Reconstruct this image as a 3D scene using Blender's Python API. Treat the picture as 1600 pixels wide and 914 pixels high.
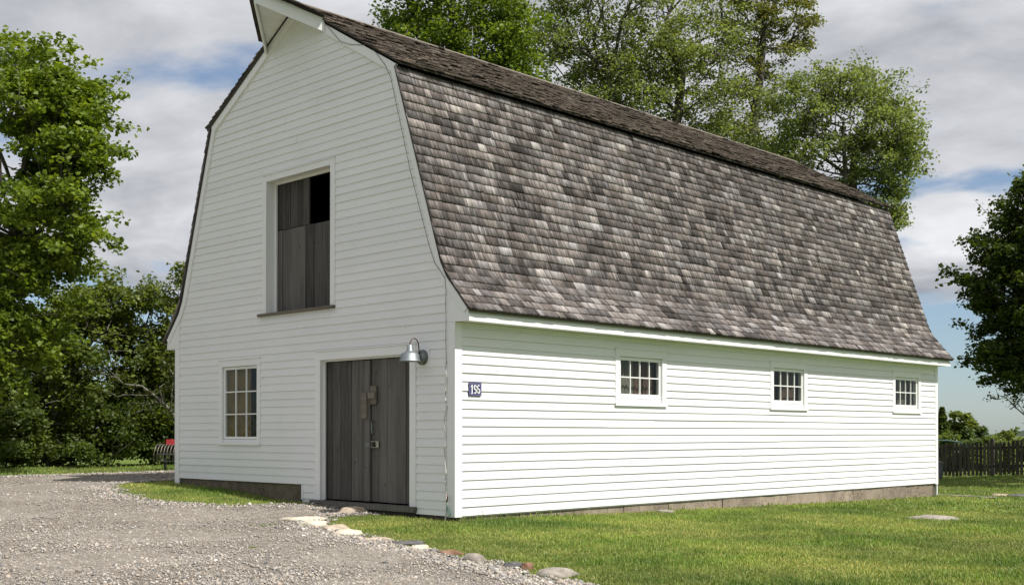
import bpy, math, random
import numpy as np
from mathutils import Vector, Matrix
for o in list(bpy.data.objects): bpy.data.objects.remove(o)
scene = bpy.context.scene
COL = scene.collection
R = math.radians
rng = np.random.default_rng(7)
random.seed(7)

# ------------------------------------------------------------------ camera
CAM = np.array([12.0511, -11.1683, 1.1779]); YAW = 0.7743; PITCH = 0.0106; FPX = 1813.384; PY = 657.16
cd = bpy.data.cameras.new('camera'); cam = bpy.data.objects.new('camera', cd); COL.objects.link(cam)
FW = np.array([-math.sin(YAW)*math.cos(PITCH), math.cos(YAW)*math.cos(PITCH), math.sin(PITCH)])
RT = np.array([math.cos(YAW), math.sin(YAW), 0.0]); UP = np.cross(RT, FW)
cam.matrix_world = Matrix(((RT[0], UP[0], -FW[0], CAM[0]), (RT[1], UP[1], -FW[1], CAM[1]), (RT[2], UP[2], -FW[2], CAM[2]), (0, 0, 0, 1)))
cd.sensor_fit = 'HORIZONTAL'; cd.sensor_width = 36.0; cd.lens = 36.0*FPX/1600.0
cd.shift_x = 0.0; cd.shift_y = (PY-457.0)/1600.0
cd.clip_start = 0.1; cd.clip_end = 6000
scene.camera = cam

# ------------------------------------------------------------------ world, sun, exposure
SUN = Vector((1.0, 0.075, 1.31)).normalized()
SKY_STRENGTH = 0.10
world = bpy.data.worlds.new('World'); scene.world = world; world.use_nodes = True
def build_world():
    nt = world.node_tree; nt.nodes.clear(); N = nt.nodes.new; L = nt.links.new
    out = N('ShaderNodeOutputWorld'); bg = N('ShaderNodeBackground'); L(bg.outputs[0], out.inputs[0])
    bg.inputs['Strength'].default_value = SKY_STRENGTH
    sky = N('ShaderNodeTexSky'); sky.sky_type = 'NISHITA'; sky.sun_disc = False
    sky.sun_elevation = math.asin(SUN.z); sky.sun_rotation = math.atan2(SUN.x, SUN.y)
    sky.altitude = 200; sky.air_density = 1.0; sky.dust_density = 0.6; sky.ozone_density = 2.0
    tc = N('ShaderNodeTexCoord'); sp = N('ShaderNodeSeparateXYZ'); L(tc.outputs['Generated'], sp.inputs[0])
    def mth(op, a, b=None, c=None, clamp=False):
        n = N('ShaderNodeMath'); n.operation = op; n.use_clamp = clamp
        for i, v in enumerate((a, b, c)):
            if v is None: continue
            if isinstance(v, (int, float)): n.inputs[i].default_value = v
            else: L(v, n.inputs[i])
        return n.outputs[0]
    z = mth('MAXIMUM', sp.outputs[2], 0.0); zz = mth('ADD', z, 0.16)
    cx = mth('DIVIDE', sp.outputs[0], zz); cy = mth('DIVIDE', sp.outputs[1], zz)
    cmb = N('ShaderNodeCombineXYZ'); L(cx, cmb.inputs[0]); L(cy, cmb.inputs[1]); cmb.inputs[2].default_value = 3.7
    n1 = N('ShaderNodeTexNoise'); L(cmb.outputs[0], n1.inputs['Vector'])
    n1.inputs['Scale'].default_value = 1.5; n1.inputs['Detail'].default_value = 7; n1.inputs['Roughness'].default_value = 0.52; n1.inputs['Distortion'].default_value = 0.25
    # cover thins out towards the horizon
    thin = N('ShaderNodeMapRange'); L(z, thin.inputs[0]); thin.inputs[1].default_value = 0.02; thin.inputs[2].default_value = 0.16; thin.inputs[3].default_value = -0.26; thin.inputs[4].default_value = 0.105
    cov = mth('ADD', n1.outputs[0], thin.outputs[0])
    mask = N('ShaderNodeMapRange'); mask.interpolation_type = 'SMOOTHSTEP'; L(cov, mask.inputs[0]); mask.inputs[1].default_value = 0.455; mask.inputs[2].default_value = 0.575
    # relief inside the cloud: thick grey bellies, brighter rims
    n2 = N('ShaderNodeTexNoise'); L(cmb.outputs[0], n2.inputs['Vector']); n2.inputs['Scale'].default_value = 2.1; n2.inputs['Detail'].default_value = 7; n2.inputs['Roughness'].default_value = 0.56; n2.inputs['Distortion'].default_value = 0.3
    cr = N('ShaderNodeValToRGB'); L(n2.outputs[0], cr.inputs[0])
    cr.color_ramp.elements[0].position = 0.30; cr.color_ramp.elements[0].color = (3.0, 3.12, 3.5, 1)
    cr.color_ramp.elements[1].position = 0.72; cr.color_ramp.elements[1].color = (7.2, 7.3, 7.55, 1)
    tint = N('ShaderNodeMix'); tint.data_type = 'RGBA'; tint.blend_type = 'MULTIPLY'; tint.inputs[0].default_value = 1.0
    L(sky.outputs[0], tint.inputs[6]); tint.inputs[7].default_value = (0.70, 0.80, 0.90, 1)
    mix = N('ShaderNodeMix'); mix.data_type = 'RGBA'; L(mask.outputs[0], mix.inputs[0]); hz = N('ShaderNodeMix'); hz.data_type = 'RGBA'; hz.inputs[0].default_value = .25; L(tint.outputs[2], hz.inputs[6]); hz.inputs[7].default_value = (4.3, 4.8, 5.4, 1); L(hz.outputs[2], mix.inputs[6]); L(cr.outputs[0], mix.inputs[7])
    L(mix.outputs[2], bg.inputs['Color'])
build_world()
sd = bpy.data.lights.new('sun', 'SUN'); sun = bpy.data.objects.new('sun', sd); COL.objects.link(sun)
sd.energy = 4.6; sd.angle = R(0.53); sd.color = (1.0, 0.965, 0.905)
sun.rotation_euler = SUN.to_track_quat('Z', 'Y').to_euler(); sun.location = (20, 5, 30)
scene.view_settings.view_transform = 'Standard'; scene.view_settings.look = 'None'
scene.view_settings.exposure = 0.28; scene.view_settings.gamma = 1.0; scene.view_settings.use_curve_mapping = False
scene.cycles.max_bounces = 8; scene.cycles.transparent_max_bounces = 12

# ------------------------------------------------------------------ helpers
def at(px, py, depth):
    return CAM + depth*(FW + RT*(px-800.0)/FPX + UP*(PY-py)/FPX)
def tag(o, label=None, cat=None, group=None, kind=None):
    if label: o['label'] = label
    if cat: o['category'] = cat
    if group: o['group'] = group
    if kind: o['kind'] = kind
    return o
def thing(name, label, cat, loc=(0, 0, 0), group=None):
    o = bpy.data.objects.new(name, None); COL.objects.link(o); o.location = loc; o.empty_display_size = .2
    return tag(o, label, cat, group)
def adopt(o, parent):
    if parent is not None:
        o.parent = parent
        if parent.type == 'EMPTY': o.matrix_parent_inverse = Matrix.Translation(-Vector(parent.location))
    return o
def mesh(name, verts, faces, mat, parent=None, smooth=False):
    me = bpy.data.meshes.new(name); me.from_pydata([tuple(v) for v in verts], [], [tuple(f) for f in faces]); me.update()
    if mat: me.materials.append(mat)
    if smooth: me.polygons.foreach_set('use_smooth', [True]*len(me.polygons))
    o = bpy.data.objects.new(name, me); COL.objects.link(o)
    return adopt(o, parent)
def np_mesh(name, verts, faces, mat, parent=None, smooth=False, cols=None, vec=None):
    """verts (n,3), faces (m,k); cols: (n,3) point colours; vec: (n,3) point vectors"""
    verts = np.ascontiguousarray(verts, dtype=np.float32); faces = np.ascontiguousarray(faces, dtype=np.int32)
    me = bpy.data.meshes.new(name); n, (m, k) = len(verts), faces.shape
    me.vertices.add(n); me.vertices.foreach_set('co', verts.ravel())
    me.loops.add(m*k); me.loops.foreach_set('vertex_index', faces.ravel())
    me.polygons.add(m); me.polygons.foreach_set('loop_start', np.arange(0, m*k, k, dtype=np.int32))
    me.update(calc_edges=True)
    if smooth: me.polygons.foreach_set('use_smooth', np.ones(m, dtype=bool))
    if cols is not None:
        a = me.attributes.new('tint', 'FLOAT_COLOR', 'POINT'); c = np.ones((n, 4), np.float32); c[:, :3] = cols; a.data.foreach_set('color', c.ravel())
    if vec is not None:
        a = me.attributes.new('suv', 'FLOAT_VECTOR', 'POINT'); a.data.foreach_set('vector', np.ascontiguousarray(vec, np.float32).ravel())
    if mat: me.materials.append(mat)
    o = bpy.data.objects.new(name, me); COL.objects.link(o)
    return adopt(o, parent)
BOXF = [(0, 1, 3, 2), (4, 6, 7, 5), (0, 4, 5, 1), (2, 3, 7, 6), (0, 2, 6, 4), (1, 5, 7, 3)]
def boxv(x0, x1, y0, y1, z0, z1):
    return [(x, y, z) for x in (x0, x1) for y in (y0, y1) for z in (z0, z1)]
class MB:
    def __init__(s): s.v = []; s.f = []
    def add(s, v, f):
        n = len(s.v); s.v += [tuple(p) for p in v]; s.f += [tuple(i+n for i in q) for q in f]; return s
    def box(s, *a): return s.add(boxv(*a), BOXF)
    def hexa(s, v8): return s.add(v8, BOXF)
    def prism(s, poly, off):
        """poly: list of 3-D points (planar), extruded by off"""
        n = len(poly); off = Vector(off); a = [Vector(p) for p in poly]; b = [p+off for p in a]
        return s.add(a+b, [tuple(range(n))[::-1], tuple(range(n, 2*n))]+[(i, (i+1) % n, (i+1) % n+n, i+n) for i in range(n)])
    def tube(s, pts, r, k=6, cap=True):
        pts = [Vector(p) for p in pts]; rs = r if isinstance(r, (list, tuple)) else [r]*len(pts); n = len(pts); vs = []
        up = Vector((0, 0, 1))
        for i, p in enumerate(pts):
            t = (pts[min(i+1, n-1)]-pts[max(i-1, 0)]).normalized()
            a = t.cross(up)
            if a.length < 1e-3: a = t.cross(Vector((1, 0, 0)))
            a.normalize(); b = t.cross(a)
            vs += [p+(a*math.cos(2*math.pi*j/k)+b*math.sin(2*math.pi*j/k))*rs[i] for j in range(k)]
        fs = [(i*k+j, i*k+(j+1) % k, (i+1)*k+(j+1) % k, (i+1)*k+j) for i in range(n-1) for j in range(k)]
        if cap: fs += [tuple(range(k))[::-1], tuple(range((n-1)*k, n*k))]
        return s.add(vs, fs)
    def lathe(s, prof, c, axis='z', k=24):
        c = Vector(c); vs = []
        for r, h in prof:
            for j in range(k):
                a = 2*math.pi*j/k; p = (r*math.cos(a), r*math.sin(a), h) if axis == 'z' else (r*math.cos(a), h, r*math.sin(a))
                vs.append(c+Vector(p))
        return s.add(vs, [(i*k+j, i*k+(j+1) % k, (i+1)*k+(j+1) % k, (i+1)*k+j) for i in range(len(prof)-1) for j in range(k)])
    def build(s, name, mat, parent=None, smooth=False): return mesh(name, s.v, s.f, mat, parent, smooth)

# ------------------------------------------------------------------ materials
class NT:
    def __init__(s, name):
        s.m = bpy.data.materials.new(name); s.m.use_nodes = True; s.t = s.m.node_tree; s.t.nodes.clear()
        s.out = s.t.nodes.new('ShaderNodeOutputMaterial')
    def n(s, typ, **kw):
        x = s.t.nodes.new('ShaderNode'+typ)
        for k, v in kw.items():
            if hasattr(x, k) and not k[0].isupper(): setattr(x, k, v)
        return x
    def l(s, a, b): s.t.links.new(a, b)
    def set(s, node, key, v):
        i = node.inputs[key]
        if hasattr(v, 'is_linked') or isinstance(v, bpy.types.NodeSocket): s.l(v, i)
        else: i.default_value = v
    def coord(s, kind='Object', scale=(1, 1, 1), attr=None):
        if attr: src = s.n('Attribute', attribute_name=attr).outputs['Vector']
        else: src = s.n('TexCoord').outputs[kind]
        mp = s.n('Mapping'); s.l(src, mp.inputs[0]); mp.inputs['Scale'].default_value = scale; return mp.outputs[0]
    def noise(s, co, scale=5, detail=4, rough=.55, dist=0):
        x = s.n('TexNoise'); s.l(co, x.inputs['Vector']); x.inputs['Scale'].default_value = scale; x.inputs['Detail'].default_value = detail
        x.inputs['Roughness'].default_value = rough; x.inputs['Distortion'].default_value = dist; return x.outputs[0]
    def ramp(s, fac, stops, interp='LINEAR'):
        x = s.n('ValToRGB'); s.l(fac, x.inputs[0]); e = x.color_ramp.elements; x.color_ramp.interpolation = interp
        while len(e) < len(stops): e.new(.5)
        for q, (p, c) in zip(e, stops):
            q.position = p; q.color = (c, c, c, 1) if isinstance(c, (int, float)) else (*c, 1)
        return x.outputs[0]
    def mix(s, a, b, fac=1.0, mode='MIX'):
        x = s.n('Mix'); x.data_type = 'RGBA'; x.blend_type = mode
        for k, v in ((0, fac), (6, a), (7, b)):
            if isinstance(v, bpy.types.NodeSocket): s.l(v, x.inputs[k])
            else: x.inputs[k].default_value = v if k == 0 else ((v, v, v, 1) if isinstance(v, (int, float)) else (*v, 1))
        return x.outputs[2]
    def math(s, op, a, b):
        x = s.n('Math'); x.operation = op
        for i, v in enumerate((a, b)):
            if isinstance(v, bpy.types.NodeSocket): s.l(v, x.inputs[i])
            else: x.inputs[i].default_value = v
        return x.outputs[0]
    def bsdf(s, color, rough=.6, bump=None, bstr=.3, bdist=.01, metal=0, spec=.5):
        b = s.n('BsdfPrincipled')
        for k, v in (('Base Color', color), ('Roughness', rough)):
            if isinstance(v, bpy.types.NodeSocket): s.l(v, b.inputs[k])
            else: b.inputs[k].default_value = v if isinstance(v, (int, float)) else (*v, 1)
        b.inputs['Metallic'].default_value = metal; b.inputs['Specular IOR Level'].default_value = spec
        if bump is not None:
            bp = s.n('Bump'); s.l(bump, bp.inputs['Height']); bp.inputs['Strength'].default_value = bstr; bp.inputs['Distance'].default_value = bdist; s.l(bp.outputs[0], b.inputs['Normal'])
        s.l(b.outputs[0], s.out.inputs[0]); return s.m
    def rnd(s): return s.n('ObjectInfo').outputs['Random']

def m_paint(name, col=(.80, .793, .797), dirt=1.0):
    t = NT(name); co = t.coord('Object'); st = t.coord('Object', (1.2, 1.2, 9))
    d = t.noise(co, 1.3, 5, .6); d2 = t.noise(st, 3.5, 4, .6); f = t.noise(co, 60, 3, .6)
    c = t.mix(col, (.66, .65, .60), t.math('MULTIPLY', t.ramp(d, [(.45, 0), (.8, 1)]), .25*dirt))
    c = t.mix(c, (.57, .55, .49), t.math('MULTIPLY', t.ramp(d2, [(.62, 0), (.78, 1)]), .22*dirt))
    r = t.ramp(t.rnd(), [(0, .955), (1, 1.0)]); c = t.mix(c, r, 1.0, 'MULTIPLY')
    # worn specks where the paint has gone
    sp = t.ramp(t.noise(co, 23, 2, .5), [(.735, 0), (.75, 1)]); c = t.mix(c, (.33, .29, .24), t.math('MULTIPLY', sp, .5*dirt))
    return t.bsdf(c, .5, t.mix(f, d2, .5), .25, .004, spec=.3)
def m_shingle(name, dark, mid, light, moss=None):
    t = NT(name); at_ = t.n('Attribute', attribute_name='tint'); tint = t.n('SeparateColor'); t.l(at_.outputs['Color'], tint.inputs[0])
    st = t.coord(attr='suv', scale=(1, .05, 1)); s1 = t.noise(st, 48, 5, .68); s2 = t.noise(t.coord(attr='suv', scale=(1, .14, 1)), 22, 4, .65, .4)
    big = t.noise(t.coord('Object', (1, 1, .5)), 1.1, 4, .6)
    v = t.math('ADD', t.math('MULTIPLY', s1, .98), t.math('MULTIPLY', s2, .78)); v = t.math('ADD', v, t.math('MULTIPLY', tint.outputs[0], .62)); v = t.math('ADD', v, t.math('MULTIPLY', big, .36)); v = t.math('SUBTRACT', v, .875)
    c = t.ramp(v, [(.20, dark), (.50, mid), (.86, light)])
    c = t.mix(c, t.ramp(tint.outputs[1], [(0, (.975, .985, 1.02)), (1, (1.045, .99, .945))]), 1.0, 'MULTIPLY')
    if moss: c = t.mix(c, moss, t.math('MULTIPLY', t.ramp(t.noise(t.coord(attr='suv'), 3.1, 5, .65), [(.5, 0), (.72, 1)]), .55))
    return t.bsdf(c, .85, s1, .3, .004, spec=.2)
def m_wood(name, dark, light, axis=2, scale=1.0, red=.0):
    t = NT(name); sc = [1, 1, 1]; sc[axis] = .05
    rv = t.rnd(); co = t.n('VectorMath'); co.operation = 'ADD'; t.l(t.coord('Object', tuple(sc)), co.inputs[0])
    cb = t.n('CombineXYZ'); t.l(t.math('MULTIPLY', rv, 37.0), cb.inputs[0]); t.l(t.math('MULTIPLY', rv, 11.0), cb.inputs[2]); t.l(cb.outputs[0], co.inputs[1])
    g = t.noise(co.outputs[0], 34*scale, 7, .78, .9); g2 = t.noise(co.outputs[0], 11*scale, 5, .66, 1.2)
    v = t.math('ADD', t.math('MULTIPLY', g, .6), t.math('MULTIPLY', g2, .6)); v = t.math('ADD', v, t.math('MULTIPLY', rv, .34))
    c = t.ramp(v, [(.46, dark), (.98, light)])
    kn = t.n('TexVoronoi'); t.l(t.coord('Object', (4, 4, 1.7)), kn.inputs['Vector']); kn.inputs['Scale'].default_value = 1.6
    c = t.mix(c, (.012, .010, .009), t.ramp(kn.outputs['Distance'], [(.05, .9), (.085, 0)]))
    if red: c = t.mix(c, (.12, .055, .03), t.math('MULTIPLY', t.ramp(g2, [(.5, 0), (.8, 1)]), red))
    return t.bsdf(c, .8, g, .6, .004, spec=.25)
def m_plain(name, col, rough=.6, metal=0, var=.2, scale=8, bump=.2, rndamt=.0, bdist=.01):
    t = NT(name); co = t.coord('Object'); n = t.noise(co, scale, 6, .65); c = t.mix(col, tuple(x*(1-var*1.6) for x in col), t.ramp(n, [(.3, 1), (.72, 0)]))
    if rndamt: c = t.mix(c, t.ramp(t.rnd(), [(0, 1-rndamt), (1, 1+rndamt)]), 1.0, 'MULTIPLY')
    return t.bsdf(c, rough, t.noise(co, scale*4, 5, .6), bump, bdist, metal)
def m_concrete(name, col, dark, crack=True):
    t = NT(name); co = t.coord('Object'); n = t.noise(co, 2.2, 7, .7); f = t.noise(co, 45, 4, .7)
    c = t.ramp(n, [(.3, dark), (.62, col)]); c = t.mix(c, (.10, .09, .075), t.math('MULTIPLY', t.ramp(f, [(.55, 0), (.7, 1)]), .45))
    c = t.mix(c, t.ramp(t.rnd(), [(0, .72), (1, 1.1)]), 1.0, 'MULTIPLY')
    vo = t.n('TexVoronoi'); vo.feature = 'DISTANCE_TO_EDGE'; dv = t.n('VectorMath'); dv.operation = 'ADD'; t.l(co, dv.inputs[0]); nz = t.n('TexNoise'); t.l(co, nz.inputs['Vector']); nz.inputs['Scale'].default_value = 6; t.l(nz.outputs['Color'], dv.inputs[1]); t.l(dv.outputs[0], vo.inputs['Vector']); vo.inputs['Scale'].default_value = 1.3
    c = t.mix(c, (.05, .042, .034), t.ramp(vo.outputs['Distance'], [(.006, .85), (.016, 0)]))
    return t.bsdf(c, .9, t.mix(n, f, .5), .9, .018, spec=.2)
def m_stone(name, a, b, c_):
    t = NT(name); co = t.coord('Object'); n = t.noise(co, 7, 7, .7, .4); f = t.noise(co, 60, 4, .7)
    c = t.ramp(n, [(.3, a), (.5, b), (.7, c_)]); c = t.mix(c, t.ramp(f, [(.3, .7), (.7, 1.1)]), .6, 'MULTIPLY')
    return t.bsdf(c, .9, t.mix(n, f, .4), .8, .02, spec=.2)
def m_leaf(name, trans=.48, gloss=.35):
    t = NT(name); a = t.n('Attribute', attribute_name='tint'); c = a.outputs['Color']
    d = t.n('BsdfPrincipled'); t.l(c, d.inputs['Base Color']); d.inputs['Roughness'].default_value = .48; d.inputs['Specular IOR Level'].default_value = gloss
    tr = t.n('BsdfTranslucent'); t.l(t.mix(c, (1.35, 1.30, .45), 1.0, 'MULTIPLY'), tr.inputs[0])
    ms = t.n('MixShader'); ms.inputs[0].default_value = trans; t.l(d.outputs[0], ms.inputs[1]); t.l(tr.outputs[0], ms.inputs[2]); t.l(ms.outputs[0], t.out.inputs[0]); return t.m
def m_tinted(name, rough=.9, bump=30):
    t = NT(name); a = t.n('Attribute', attribute_name='tint'); co = t.coord('Object'); f = t.noise(co, bump, 4, .6)
    return t.bsdf(t.mix(a.outputs['Color'], t.ramp(f, [(.3, .75), (.7, 1.15)]), 1.0, 'MULTIPLY'), rough, f, .4, .005, spec=.25)
def m_glass(name):
    t = NT(name); tr = t.n('BsdfTransparent'); tr.inputs[0].default_value = (.82, .85, .83, 1)
    g = t.n('BsdfGlossy'); g.inputs['Roughness'].default_value = .03; g.inputs[0].default_value = (1, 1, 1, 1)
    bp = t.n('Bump'); t.l(t.noise(t.coord('Object'), 5, 2, .5), bp.inputs['Height']); bp.inputs['Strength'].default_value = .12; bp.inputs['Distance'].default_value = .05; t.l(bp.outputs[0], g.inputs['Normal'])
    fw = t.n('LayerWeight'); fw.inputs[0].default_value = .5; fr = t.math('ADD', t.math('MULTIPLY', t.math('POWER', fw.outputs['Facing'], 5.0), .7), .024); ms = t.n('MixShader'); t.l(fr, ms.inputs[0])
    t.l(tr.outputs[0], ms.inputs[1]); t.l(g.outputs[0], ms.inputs[2]); t.l(ms.outputs[0], t.out.inputs[0]); return t.m
def m_lawn(name):
    t = NT(name); co = t.coord('Object'); big = t.noise(co, .35, 5, .6); mid = t.noise(co, 2.3, 6, .65); f = t.noise(co, 55, 5, .7)
    c = t.ramp(mid, [(.30, (.075, .125, .024)), (.52, (.130, .190, .038)), (.75, (.21, .235, .066))])
    c = t.mix(c, (.17, .15, .06), t.math('MULTIPLY', t.ramp(big, [(.5, 0), (.75, 1)]), .55)); c = t.mix(c, t.ramp(f, [(.3, .55), (.7, 1.25)]), 1.0, 'MULTIPLY')
    return t.bsdf(c, .9, f, 1.0, .03, spec=.1)
def m_gravel(name):
    t = NT(name); co = t.coord('Object'); big = t.noise(co, .45, 5, .6); mid = t.noise(co, 4.5, 6, .7)
    v = t.n('TexVoronoi'); t.l(co, v.inputs['Vector']); v.inputs['Scale'].default_value = 46
    v2 = t.n('TexVoronoi'); t.l(co, v2.inputs['Vector']); v2.inputs['Scale'].default_value = 110
    c = t.ramp(mid, [(.25, (.28, .24, .195)), (.55, (.41, .365, .31)), (.8, (.50, .455, .40))])
    c = t.mix(c, (.25, .205, .16), t.math('MULTIPLY', t.ramp(big, [(.48, 0), (.7, 1)]), .6))
    sc = t.n('SeparateColor'); t.l(v.outputs['Color'], sc.inputs[0]); sc2 = t.n('SeparateColor'); t.l(v2.outputs['Color'], sc2.inputs[0])
    c = t.mix(c, t.ramp(sc.outputs[0], [(0, .42), (.45, .95), (1, 1.3)]), .75, 'MULTIPLY'); c = t.mix(c, t.ramp(sc2.outputs[0], [(0, .5), (.5, 1.0), (1, 1.3)]), .75, 'MULTIPLY')
    h = t.math('ADD', t.math('MULTIPLY', v.outputs['Distance'], -1.2), t.math('MULTIPLY', v2.outputs['Distance'], -.6))
    return t.bsdf(c, .95, h, 1.0, .02, spec=.15)

PAINT = m_paint('white_clapboard_paint'); TRIM = m_paint('white_trim_paint', (.82, .812, .815), .7); SASH = m_paint('white_sash_paint', (.82, .812, .80), .5)
SHINGLE = m_shingle('weathered_cedar_shingle', (.038, .033, .031), (.172, .152, .146), (.52, .49, .475))
SHINGLE_UP = m_shingle('old_brown_shingle', (.020, .016, .013), (.088, .071, .057), (.23, .195, .16), (.070, .064, .042))
BARNWOOD = m_wood('weathered_door_wood', (.014, .013, .012), (.150, .138, .125)); LOFTWOOD = m_wood('weathered_loft_wood', (.016, .015, .014), (.145, .132, .122))
SILLWOOD = m_wood('grey_sill_wood', (.06, .05, .04), (.22, .19, .155), 0); FENCEWOOD = m_wood('shade_dark_fence_wood', (.022, .019, .016), (.10, .085, .07))  # fence wood coloured dark so it reads as shaded even where lit
DARKBOARD = m_plain('dark_sheathing', (.05, .042, .036), .9)
CONCRETE = m_concrete('foundation_concrete', (.36, .295, .23), (.20, .16, .12)); OLDCONC = m_concrete('stained_foundation_concrete', (.20, .165, .12), (.10, .082, .06))
GALV = m_plain('galvanised_metal', (.33, .36, .375), .56, .85, .25, 6, .08); GALVDARK = m_plain('dull_zinc', (.22, .24, .23), .5, .9, .25, 9, .1)
COPPER = m_plain('dull_copper_rod', (.16, .09, .06), .5, .8, .2, 12, .1); DARKMETAL = m_plain('dark_iron', (.06, .055, .05), .6, .7, .2, 10, .1)
STEEL = m_plain('bright_latch_metal', (.55, .50, .42), .4, .9, .3, 20, .1); GLASS = m_glass('old_window_glass')
CURTAIN = m_plain('faded_curtain', (.20, .185, .15), .9, 0, .35, 3, .1); CURTAINR = m_plain('rust_brown_curtain', (.125, .072, .05), .9, 0, .35, 3, .1); YCURT = m_plain('ochre_curtain', (.24, .155, .05), .9, 0, .3, 4, .1)
ENAMEL = m_plain('blue_enamel', (.018, .016, .115), .22, 0, .1, 5, .02); ENAMELW = m_plain('white_enamel', (.85, .85, .84), .25, 0, .05, 5, .02); ENAMELL = m_plain('lilac_enamel_line', (.42, .38, .58), .3, 0, .1, 5, .02)
CABLEW = m_plain('whitened_cable', (.62, .61, .57), .6, .2, .2, 30, .1); GREENW = m_plain('green_wire', (.03, .13, .07), .5, 0, .2, 20, .1); CABLED = m_plain('dark_conductor_cable', (.12, .13, .10), .6, .5, .2, 20, .1)
RED = m_plain('red_machine_paint', (.48, .035, .04), .5, 0, .15, 6, .1); TINE = m_plain('worn_tine_steel', (.33, .29, .25), .5, .6, .4, 15, .1)
TEAL = m_plain('teal_painted_tube', (.006, .045, .043), .6, 0, .1, 5, .05); GREYPLASTIC = m_plain('grey_bin', (.13, .135, .14), .6, 0, .15, 6, .1)
LAWN = m_lawn('lawn_turf'); GRAVEL = m_gravel('packed_gravel'); PEBBLE = m_tinted('loose_pebbles'); BLADE = m_leaf('grass_blade', .30, .25); LEAF = m_leaf('leaf'); 
BARK = m_plain('grey_bark', (.11, .095, .08), .95, 0, .35, 6, .8, bdist=.03); BARKL = m_plain('pale_twig_bark', (.24, .215, .18), .95, 0, .35, 6, .6)
STONES = [m_stone('cream_fieldstone', (.50, .40, .27), (.66, .60, .48), (.74, .70, .62)), m_stone('tan_fieldstone', (.34, .26, .18), (.50, .40, .30), (.60, .52, .42)), m_stone('grey_fieldstone', (.20, .18, .15), (.33, .29, .25), (.44, .40, .35)),
          m_stone('dark_slate_stone', (.07, .07, .075), (.13, .125, .125), (.20, .19, .18)), m_stone('rusty_fieldstone', (.16, .08, .05), (.26, .15, .10), (.34, .24, .17))]

# ------------------------------------------------------------------ terrain
CP = np.array([(0, 0, -.075), (0, 2, -.10), (0, 4, -.145), (0, 8, -.215), (0, 12, -.27), (0, 15.5, -.31), (-.8, -.1, -.055), (-2, -.2, -.035), (-2.6, -1, -.07), (-3.2, -.3, .03), (-4.2, -.15, .05), (-5.5, -.1, .15), (-7.6, -.1, .23), (-6.5, -1.2, .17), (-7.9, -2, .19),
    (-5, -3, .10), (-11.2, -1.9, .26), (-12.5, -1.5, .28), (-14, 4, .3), (-11, 8, .25), (-8.5, 15, .05), (0, -2, -.17), (2, -2.2, -.215), (4, -2.5, -.27), (3, -6.5, -.16), (-1, -6, -.04), (-6, -6, .12), (-12, -8, .28), (4, 1, -.24), (4, 8, -.29), (8, 0, -.36), (8, 10, -.40), (12, -11, -.45), (16, 0, -.5),
    (4, -14, -.25), (-6, -14, .05), (-4, 22, -.34), (-5, 27, -.30), (-1.5, 27.6, -.14), (4, 27, -.2), (8, 24, -.45), (-12, 27, -.2), (0, 40, -.6), (-20, 20, .1), (-25, 0, .1), (-25, -14, .2), (20, 20, -.6), (22, -14, -.7), (-40, 10, -.9), (-30, 40, -.8), (30, 40, -.8), (40, 0, -1), (0, -35, -.5), (-40, -25, -.6), (0, 60, -1.0)], float)
def _tps(r2): return np.where(r2 > 1e-9, .5*r2*np.log(np.maximum(r2, 1e-9)), 0)
_n = len(CP); _d2 = ((CP[:, None, :2]-CP[None, :, :2])**2).sum(-1)
_A = np.zeros((_n+3, _n+3)); _A[:_n, :_n] = _tps(_d2)+.02*np.eye(_n); _A[:_n, _n] = 1; _A[:_n, _n+1:] = CP[:, :2]; _A[_n, :_n] = 1; _A[_n+1:, :_n] = CP[:, :2].T
_W = np.linalg.solve(_A, np.r_[CP[:, 2], 0, 0, 0])
def zg(x, y):
    x = np.asarray(x, float); y = np.asarray(y, float); sh = x.shape; x = x.ravel(); y = y.ravel(); z = np.full(len(x), _W[_n])+_W[_n+1]*x+_W[_n+2]*y
    for i in range(_n): z += _W[i]*_tps((x-CP[i, 0])**2+(y-CP[i, 1])**2)
    r = np.hypot(x+2, y-8); k = np.clip((r-32)/22, 0, 1); k = k*k*(3-2*k)
    return (z*(1-k)+(-1.0)*k).reshape(sh)
def axis_coords(lo, hi, step, far):
    a = list(np.arange(lo, hi+1e-6, step)); s = step
    while a[-1] < far: s *= 1.22; a.append(a[-1]+s)
    s = step
    while a[0] > -far: s *= 1.22; a.insert(0, a[0]-s)
    return np.array(a)
def make_ground():
    xs = axis_coords(-18, 14, .3, 2500); ys = axis_coords(-13, 34, .3, 2500); X, Y = np.meshgrid(xs, ys, indexing='ij')
    Z = zg(X, Y); nx, ny = X.shape; idx = np.arange(nx*ny).reshape(nx, ny)
    f = np.stack([idx[:-1, :-1], idx[1:, :-1], idx[1:, 1:], idx[:-1, 1:]], -1).reshape(-1, 4)
    tag(np_mesh('ground', np.stack([X, Y, Z], -1).reshape(-1, 3), f, LAWN, None, True), kind='structure')
make_ground()
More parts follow.
